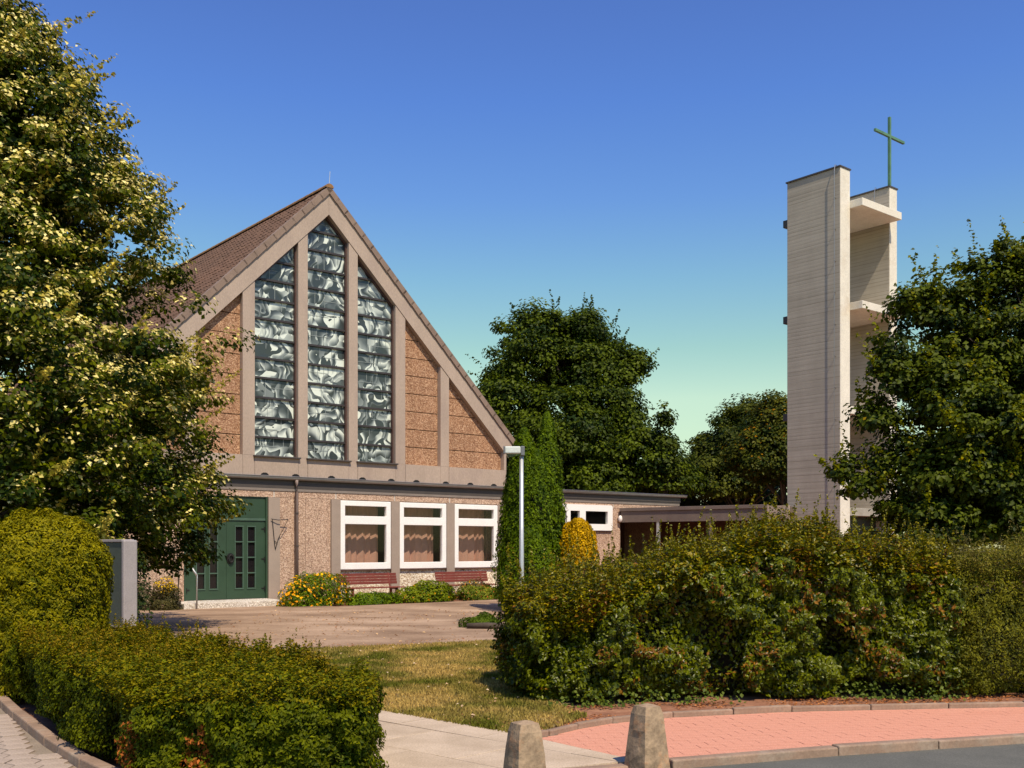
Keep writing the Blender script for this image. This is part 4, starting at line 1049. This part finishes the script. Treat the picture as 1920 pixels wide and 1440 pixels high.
# second clipped yew just outside the frame closes the dark gap at the far left
def inside_poly(P, poly):
    x, y = P[:, 0], P[:, 1]; c = np.zeros(len(P), bool); n = len(poly)
    for i in range(n):
        x1, y1 = poly[i]; x2, y2 = poly[(i + 1) % n]
        if y1 == y2: continue
        c ^= ((y1 > y) != (y2 > y)) & (x < (x2 - x1) * (y - y1) / (y2 - y1) + x1)
    return c
def poly_hedge(name, label, poly, hfun, dens_side, dens_top, leaf, ca, cb, base_core, rough=(.10, .08, .05), mat='needle', aspect=.5, brown=None, sprig=None, inset=.16, up=.3, cat='hedge', gaps=None, topcol=None, sc=1.0, blossom=0):
    """hedge with a polygon plan: lumpy leafy sides and top around an added dark core that blocks light"""
    poly = [Vector(p) for p in poly]; ctr = sum(poly, Vector((0, 0))) / len(poly)
    t = empty(name, (ctr.x, ctr.y, 0)); tag(t, label, cat)
    Ps, Ns = [], []
    ar = sum(poly[i].x * poly[(i + 1) % len(poly)].y - poly[(i + 1) % len(poly)].x * poly[i].y for i in range(len(poly)))
    sg = 1 if ar > 0 else -1
    for i in range(len(poly)):
        a, b = poly[i], poly[(i + 1) % len(poly)]; L = (b - a).length; d = (b - a) / L; nrm = Vector((d.y, -d.x)) * sg
        hm = float(hfun(np.array([(a.x + b.x) / 2]), np.array([(a.y + b.y) / 2]))[0]); n = int(L * hm * dens_side)
        if n == 0: continue
        f = RNG.random(n); x = a.x + d.x * L * f; y = a.y + d.y * L * f; hh = hfun(x, y); z = RNG.random(n) * hh
        # round the shoulder
        u = z / hh; ins = np.where(u > .8, (u - .8) / .2, 0) ** 2 * .14 + np.where(u < .18, (.18 - u) / .18, 0) * .16
        P = np.stack([x - nrm.x * ins, y - nrm.y * ins, z], 1); N = np.tile(np.array([[nrm.x, nrm.y, .12]]), (n, 1)); N[:, 2] += (u > .85) * .8
        Ps.append(P); Ns.append(N)
    xs = [p.x for p in poly]; ys = [p.y for p in poly]; A = (max(xs) - min(xs)) * (max(ys) - min(ys)); n = int(A * dens_top)
    Q = np.stack([RNG.uniform(min(xs), max(xs), n), RNG.uniform(min(ys), max(ys), n), np.zeros(n)], 1); Q = Q[inside_poly(Q, [tuple(p) for p in poly])]
    Q[:, 2] = hfun(Q[:, 0], Q[:, 1]); Ps.append(Q); Ns.append(np.tile(np.array([[0, 0, 1.0]]), (len(Q), 1)))
    P = np.vstack(Ps); N = unit(np.vstack(Ns))
    k = (vnoise(P, 1.6 * sc, 1) - .5) * rough[0] * 2 + (vnoise(P, 5 * sc, 2) - .5) * rough[1] * 2 + (vnoise(P, 14 * sc, 3) - .5) * rough[2] * 2
    depth = RNG.random(len(P)) ** 1.5 * inset
    keep = np.ones(len(P), bool)
    P = P + N * (k - depth)[:, None]
    if gaps is not None:
        g = vnoise(P, gaps[0], 7); keep &= ~((g > gaps[1] - .07 * (P[:, 2] < .85) * (gaps[0] < 3)) & (depth < inset * .75) & (N[:, 2] < .6))
    keep &= P[:, 2] > .01
    P, N = P[keep], N[keep]; cl = np.clip(vnoise(P, 7 * sc, 5) * .7 + .15, 0, 1)
    col = palette(len(P), ca, cb, cl)
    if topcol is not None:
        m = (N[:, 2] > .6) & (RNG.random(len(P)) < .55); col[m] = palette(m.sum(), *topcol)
    if brown is not None:
        bm_ = (vnoise(P, brown[0], 11) > brown[1]) & (RNG.random(len(P)) < brown[2]) & (brown[5](P) if len(brown) > 5 else True); col[bm_] = palette(bm_.sum(), brown[3], brown[4])
    NN = surf_leaves(P, N, .7, up); A_ = N * .6 + rdir(len(P)) + np.array([0, 0, .4]); sz = np.full(len(P), leaf)
    if sprig is not None:
        ns, L0, L1, per, lf, c0, c1, where = sprig
        cand = P[(N[:, 2] > .5) & where(P)]
        st = cand[RNG.choice(len(cand), ns)]; dr = unit(np.array([[0, 0, 1.0]]) + rdir(ns) * .32)
        lens = RNG.uniform(0, 1, ns) ** 1.6 * (L1 - L0) + L0
        p2, n2, c2, s2 = twigs(st, dr, lens, per, lf, c0, c1, .55)
        P = np.vstack([P, p2]); NN = np.vstack([NN, n2]); col = np.vstack([col, c2]); sz = np.concatenate([sz, s2]); A_ = np.vstack([A_, rdir(len(p2)) + np.array([0, 0, .8])])
    P = P - np.array([ctr.x, ctr.y, 0])
    me = leaves_mesh('foliage', P, NN, sz, col, aspect, .12, A_); link('foliage', me, M[mat], t)
    # unseen dark core added so that no light passes through the leaves
    cp = []; npoly = len(poly)
    for i in range(npoly):
        a, b, c = poly[i - 1], poly[i], poly[(i + 1) % npoly]; d1 = (b - a).normalized(); d2 = (c - b).normalized()
        n_in = -(Vector((d1.y, -d1.x)) + Vector((d2.y, -d2.x))) * sg; n_in.normalize(); cp.append(b + n_in * base_core - ctr)
    hs = [max(.1, float(hfun(np.array([p.x + ctr.x]), np.array([p.y + ctr.y]))[0]) - base_core) for p in cp]
    m = MB(); lo = [m.bm.verts.new((p.x, p.y, 0)) for p in cp]; hi = [m.bm.verts.new((p.x, p.y, h)) for p, h in zip(cp, hs)]
    nn = len(cp)
    top = m.bm.verts.new((0, 0, max(.1, float(hfun(np.array([ctr.x]), np.array([ctr.y]))[0]) - base_core)))
    for i in range(nn):
        m.bm.faces.new((lo[i], lo[(i + 1) % nn], hi[(i + 1) % nn], hi[i])); m.bm.faces.new((hi[i], hi[(i + 1) % nn], top))
    m.build('light_block_core', M['twig'], t)
    return t
LOW = [(-5.5, 11.1), (-3.66, 8.4), (-3.0, 7.5), (-2.5, 6.75), (-1.75, 6.45), (-.92, 6.6), (-.98, 7.65), (-1.7, 8.5), (-2.5, 9.3), (-3.3, 10.6), (-4.25, 11.6)]
poly_hedge('low_hedge', 'low clipped yew hedge with brown dead patches, lower left', LOW,
           lambda x, y: .70 + .02 * np.sin(x * 3 + y), 13500, 8500, .036, (.018, .034, .002), (.135, .145, .009), .24, (.07, .08, .075),
           brown=(3.6, .52, .5, (.12, .045, .015), (.46, .17, .07), lambda P: (P[:, 0] < -1.95) & (P[:, 0] > -2.9) & (P[:, 1] < 7.4) & (P[:, 2] < .46)), sprig=(900, .05, .24, 26, .03, (.07, .08, .008), (.26, .17, .03), lambda P: (P[:, 1] > 7.9)),
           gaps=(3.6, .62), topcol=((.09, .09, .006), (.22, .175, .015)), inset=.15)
HX = np.array([-.4, 0, .25, .6, 1.1, 1.6, 2.1, 2.6, 2.95, 3.3, 3.7, 4.3, 5.0, 6.0, 9, 16])
HZ = np.array([.85, 1.0, 1.12, 1.18, 1.27, 1.38, 1.52, 1.70, 1.86, 1.72, 1.60, 1.56, 1.58, 1.60, 1.62, 1.6])
def hh(x, y):
    xe = x * 11.5 / np.maximum(y, 9); return np.interp(xe, HX, HZ) + .05 * np.sin(x * 4.1 + 1.3) * np.sin(y * 3.3) - .1 * np.clip((10.9 - y) / .6, 0, 1)
BIG = [(-.05, 11.3), (.16, 10.55), (.7, 10.38), (1.6, 10.66), (2.7, 10.82), (3.6, 10.92), (4.75, 10.98), (5.0, 12.6), (2.5, 13.4), (.6, 13.2), (-.1, 12.5)]
poly_hedge('large_hedge', 'large loose glossy hedge bulging over the kerb beside the lawn', BIG, hh, 9800, 6000, .052, (.015, .028, .004), (.155, .17, .014), .5,
           (.12, .15, .13), mat='glossleaf', aspect=.55, brown=(5.0, .66, .35, (.10, .05, .015), (.26, .13, .035)), sprig=(620, .10, .58, 48, .042, (.06, .07, .010), (.28, .23, .03), lambda P: P[:, 1] > 10.2),
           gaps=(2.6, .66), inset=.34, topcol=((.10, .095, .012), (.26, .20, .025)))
BIG2 = [(4.75, 11.0), (5.5, 10.95), (7, 11.2), (9, 11.6), (11, 12.0), (11, 13.8), (7.5, 13.4), (4.9, 12.8)]
poly_hedge('soft_hedge', 'finer grey-green hedge at the right edge above the red pavement', BIG2, hh, 7000, 4000, .04, (.035, .044, .008), (.20, .19, .028), .5,
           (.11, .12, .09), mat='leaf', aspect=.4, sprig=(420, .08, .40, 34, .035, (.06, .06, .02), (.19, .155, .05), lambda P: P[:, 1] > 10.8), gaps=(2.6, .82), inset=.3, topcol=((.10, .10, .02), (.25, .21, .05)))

def mound(name, label, x, y, rx, ry, h, n, leaf, ca, cb, accent=None, cat='shrub', mat='leaf', rz=0, aspect=.55, group=None, sz_acc=None, z0=0, topacc=0):
    t = empty(name, (x, y, 0), rz); tag(t, label, cat, group)
    d = rdir(n); d[:, 2] = np.abs(d[:, 2]); P = d * np.array([rx, ry, h])
    low = P[:, 2] < h * .5; 
    k = .55 + .55 * vnoise(P + x, 3.2 / max(rx, .3) * .6, 2) + .28 * vnoise(P + x, 7, 4); P *= (k * (1 - .45 * RNG.random(n) ** 2))[:, None]
    P[:, 2] += z0
    col = palette(n, ca, cb, vnoise(P + x, 7, 3)); sz = np.full(n, leaf)
    if accent:
        m = (RNG.random(n) < accent[0]) & (d[:, 2] > topacc); col[m] = palette(m.sum(), accent[1], accent[2]); sz[m] = sz_acc or leaf
    N = d + rdir(n) * .6; N[:, 2] += .4
    if accent: N[m] = d[m] + np.array([.3, -.8, .3]) * .6
    me = leaves_mesh('foliage', P, N, sz, col, aspect); link('foliage', me, M[mat], t)
    s = MB()
    for k in range(7):
        a = random.uniform(0, 6.28); s.tube([(0, 0, 0), (rx * .5 * math.cos(a), ry * .5 * math.sin(a), h * .7)], [.02, .006], 5)
    s.build('stem', M['bark'], t)
    return t
def wmound(name, label, px, yl, rx, ry, h, *a, **k):
    x, y = wlp(px, yl); return mound(name, label, x, y, rx, ry, h, *a, rz=ang, **k)
wmound('flowering_shrub', 'rounded shrub full of orange-yellow flowers beside the doorstep', 592, -1.75, 1.05, .65, .92, 9000, .06, (.035, .075, .008), (.17, .24, .025), accent=(.05, (.85, .34, .015), (.95, .55, .03)), mat='petal', sz_acc=.115)
wmound('flowering_shrub', 'small shrub with yellow flower heads left of the green door', 312, -1.1, .42, .4, .78, 5000, .05, (.045, .045, .02), (.11, .095, .035), accent=(.35, (.55, .34, .02), (.75, .5, .03)), topacc=.72, sz_acc=.06)
wmound('dry_shrub', 'low brown-green shrub against the wall at the far left', 262, -.6, .5, .4, .7, 3500, .05, (.04, .05, .02), (.11, .10, .05))
wmound('ground_shrub', 'leafy green shrub between the two benches', 800, -1.95, .95, .5, .58, 6500, .075, (.045, .085, .008), (.24, .27, .035), accent=(.02, (.5, .2, .03), (.6, .3, .05)))
wmound('ground_shrub', 'low creeping plant in front of the first bench', 700, -2.2, 1.1, .35, .33, 4000, .07, (.04, .08, .008), (.18, .24, .03))
wmound('ground_shrub', 'low plant with a few pink blossoms in front of the second bench', 905, -2.0, 1.1, .5, .42, 5500, .07, (.05, .08, .010), (.20, .22, .035), accent=(.06, (.5, .14, .08), (.6, .3, .1)))
wmound('ground_shrub', 'wispy plant growing through the back of the second bench', 890, -1.35, .7, .3, .62, 2200, .06, (.06, .07, .02), (.18, .15, .05), accent=(.04, (.6, .25, .03), (.7, .35, .05)))
for i, (px, yl) in enumerate(((655, -2.1), (760, -2.25), (855, -2.3))):
    pass
# small rockery plant on the forecourt
x, y = gp(905, 1176); mound('grass_tuft', 'small feathery green plant on the forecourt beside the large hedge', x, y + .05, .42, .3, .27, 3500, .06, (.05, .09, .012), (.14, .19, .03), cat='plant', aspect=.25)
lg = MB().tube([(x - .3, y - .28, .05), (x + .1, y - .33, .06), (x + .5, y - .36, .05)], [.05, .06, .05], 8); tag(lg.build('log', M['bark'], smooth=True), 'short brown log lying below the feathery plant', 'log')
# young sapling behind the yellow flowered shrub
x, y = wlp(333, -.7); mst = MB().tube([(x, y, 0), (x + .03, y, .8), (x - .03, y, 1.6)], [.03, .025, .015], 6); tag(mst.build('stake', M['bark']), 'thin dark stake standing by the wall left of the door', 'stake')
# dark shrubs under the lime tree
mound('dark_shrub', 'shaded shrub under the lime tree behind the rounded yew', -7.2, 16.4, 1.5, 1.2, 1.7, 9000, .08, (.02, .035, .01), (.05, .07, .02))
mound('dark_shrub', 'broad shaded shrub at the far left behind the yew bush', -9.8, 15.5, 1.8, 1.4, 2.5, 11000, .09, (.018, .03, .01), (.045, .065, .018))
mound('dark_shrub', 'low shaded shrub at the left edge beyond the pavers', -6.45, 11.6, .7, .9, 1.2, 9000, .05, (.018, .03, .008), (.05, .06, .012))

# ------------------------------------------------------------------ grass, ivy and litter
def blades(name, label, poly, n, h, ca, cb, z=0, edge=None):
    xs = [p[0] for p in poly]; ys = [p[1] for p in poly]
    P = np.stack([RNG.uniform(min(xs), max(xs), n), RNG.uniform(min(ys), max(ys), n), np.full(n, z)], 1)
    P = P[inside_poly(P, poly)]
    # thin the far part, which shows small
    P = P[RNG.random(len(P)) < np.clip(1.5 - P[:, 1] / 22, .35, 1)]
    m = len(P); pat = vnoise(P, 1.1, 4) * .6 + vnoise(P, 3.5, 6) * .4
    hgt = h * RNG.uniform(.4, 1.2, m) * (1.15 - pat * .5)
    P[:, 2] += hgt * .45; N = rdir(m); N[:, 2] *= .35; A = np.tile(np.array([[0, 0, 1.0]]), (m, 1)) + rdir(m) * .6
    t = np.clip((pat - .26) * 2.6, 0, 1); col = np.array(ca)[None] * (1 - t[:, None]) + np.array(cb)[None] * t[:, None]; col *= RNG.uniform(.7, 1.3, (m, 1))
    me = leaves_mesh(name, P, N, hgt, col, .28, .05, A); return tag(link(name, me, M['grassblade']), label, 'grass', kind='stuff')
VIS = [(-1.34, 10.1), (-2.6, 11.6), (-4.6, 14.6), (-4.06, 15.7), (-.37, 17.5), (1.6, 18.2), (1.6, 13), (.4, 12), (.5, 10.3), (.72, 9.75), (.42, 9.2), (.2, 8.9), (.05, 8.78)]
blades('grass', 'short sun-dried lawn grass, green and straw coloured', VIS, 230000, .055, (.12, .125, .022), (.47, .335, .13), -.012)
def litter(name, label, poly, n, size, ca, cb, z, cat='fallen leaves'):
    xs = [p[0] for p in poly]; ys = [p[1] for p in poly]
    P = np.stack([RNG.uniform(min(xs), max(xs), n), RNG.uniform(min(ys), max(ys), n), z + RNG.random(n) * .012], 1); P = P[inside_poly(P, poly)]
    P = P[vnoise(P, 1.7, 9) > .38 + .25 * RNG.random(len(P)) - .12]
    N = rdir(len(P)) * .45; N[:, 2] += 1
    me = leaves_mesh(name, P, N, size, palette(len(P), ca, cb), .65, .15); return tag(link(name, me, M['grassblade']), label, cat, kind='stuff')
STRIP = [(.62, 9.2), (.94, 9.45), (1.52, 9.77), (2.71, 10.1), (5.12, 10.42), (9, 10.9), (9, 11.5), (5, 11.1), (2.7, 10.9), (1.5, 10.6), (.4, 10.4), (.3, 9.6)]
litter('dry_leaves', 'dry brown leaves on the soil strip behind the kerb', STRIP, 12000, .035, (.16, .065, .03), (.50, .23, .11), -.02)
litter('lawn_leaves', 'pale fallen leaves scattered on the lawn', VIS, 420, .045, (.35, .18, .09), (.75, .6, .42), .025)
litter('forecourt_leaves', 'fallen leaves scattered over the brown forecourt', [(-4, 15.9), (-.37, 17.7), (1, 18.5), (1, 26), (-6, 26), (-6, 16)], 900, .06, (.25, .12, .06), (.6, .42, .25), .003)
litter('forecourt_edge_leaves', 'reddish dry leaf drift where forecourt meets lawn', [(-4.1, 15.65), (-.37, 17.4), (1, 18.1), (1, 18.7), (-.5, 18.2), (-4, 16.1)], 1800, .04, (.28, .12, .06), (.5, .3, .16), -.002)
litter('path_leaves', 'dry leaves blown along the grass edge of the path', [(-1.5, 10.3), (-.05, 8.95), (.4, 8.9), (.6, 9.2), (.2, 9.2), (-1.3, 10.6)], 1500, .03, (.16, .08, .04), (.42, .24, .12), .0)
IV = [(.3, 10.15), (1.6, 10.42), (2.7, 10.6), (5, 10.75), (9, 11.4), (9, 11.6), (4.6, 11.2), (2.7, 10.9), (.4, 10.5)]
P = np.stack([RNG.uniform(.3, 9, 9000), RNG.uniform(10, 11.6, 9000), RNG.random(9000) ** 2 * .16], 1); P = P[inside_poly(P, IV)]; P = P[vnoise(P, 1.9, 13) > .58]
N = rdir(len(P)) * .6 + np.array([0, -.5, .8]); me = leaves_mesh('ivy', P, N, .042, palette(len(P), (.04, .065, .012), (.14, .17, .04)), .85)
tag(link('ivy', me, M['leaf']), 'pale green ivy creeping out at the foot of the large hedge', 'ivy', kind='stuff')
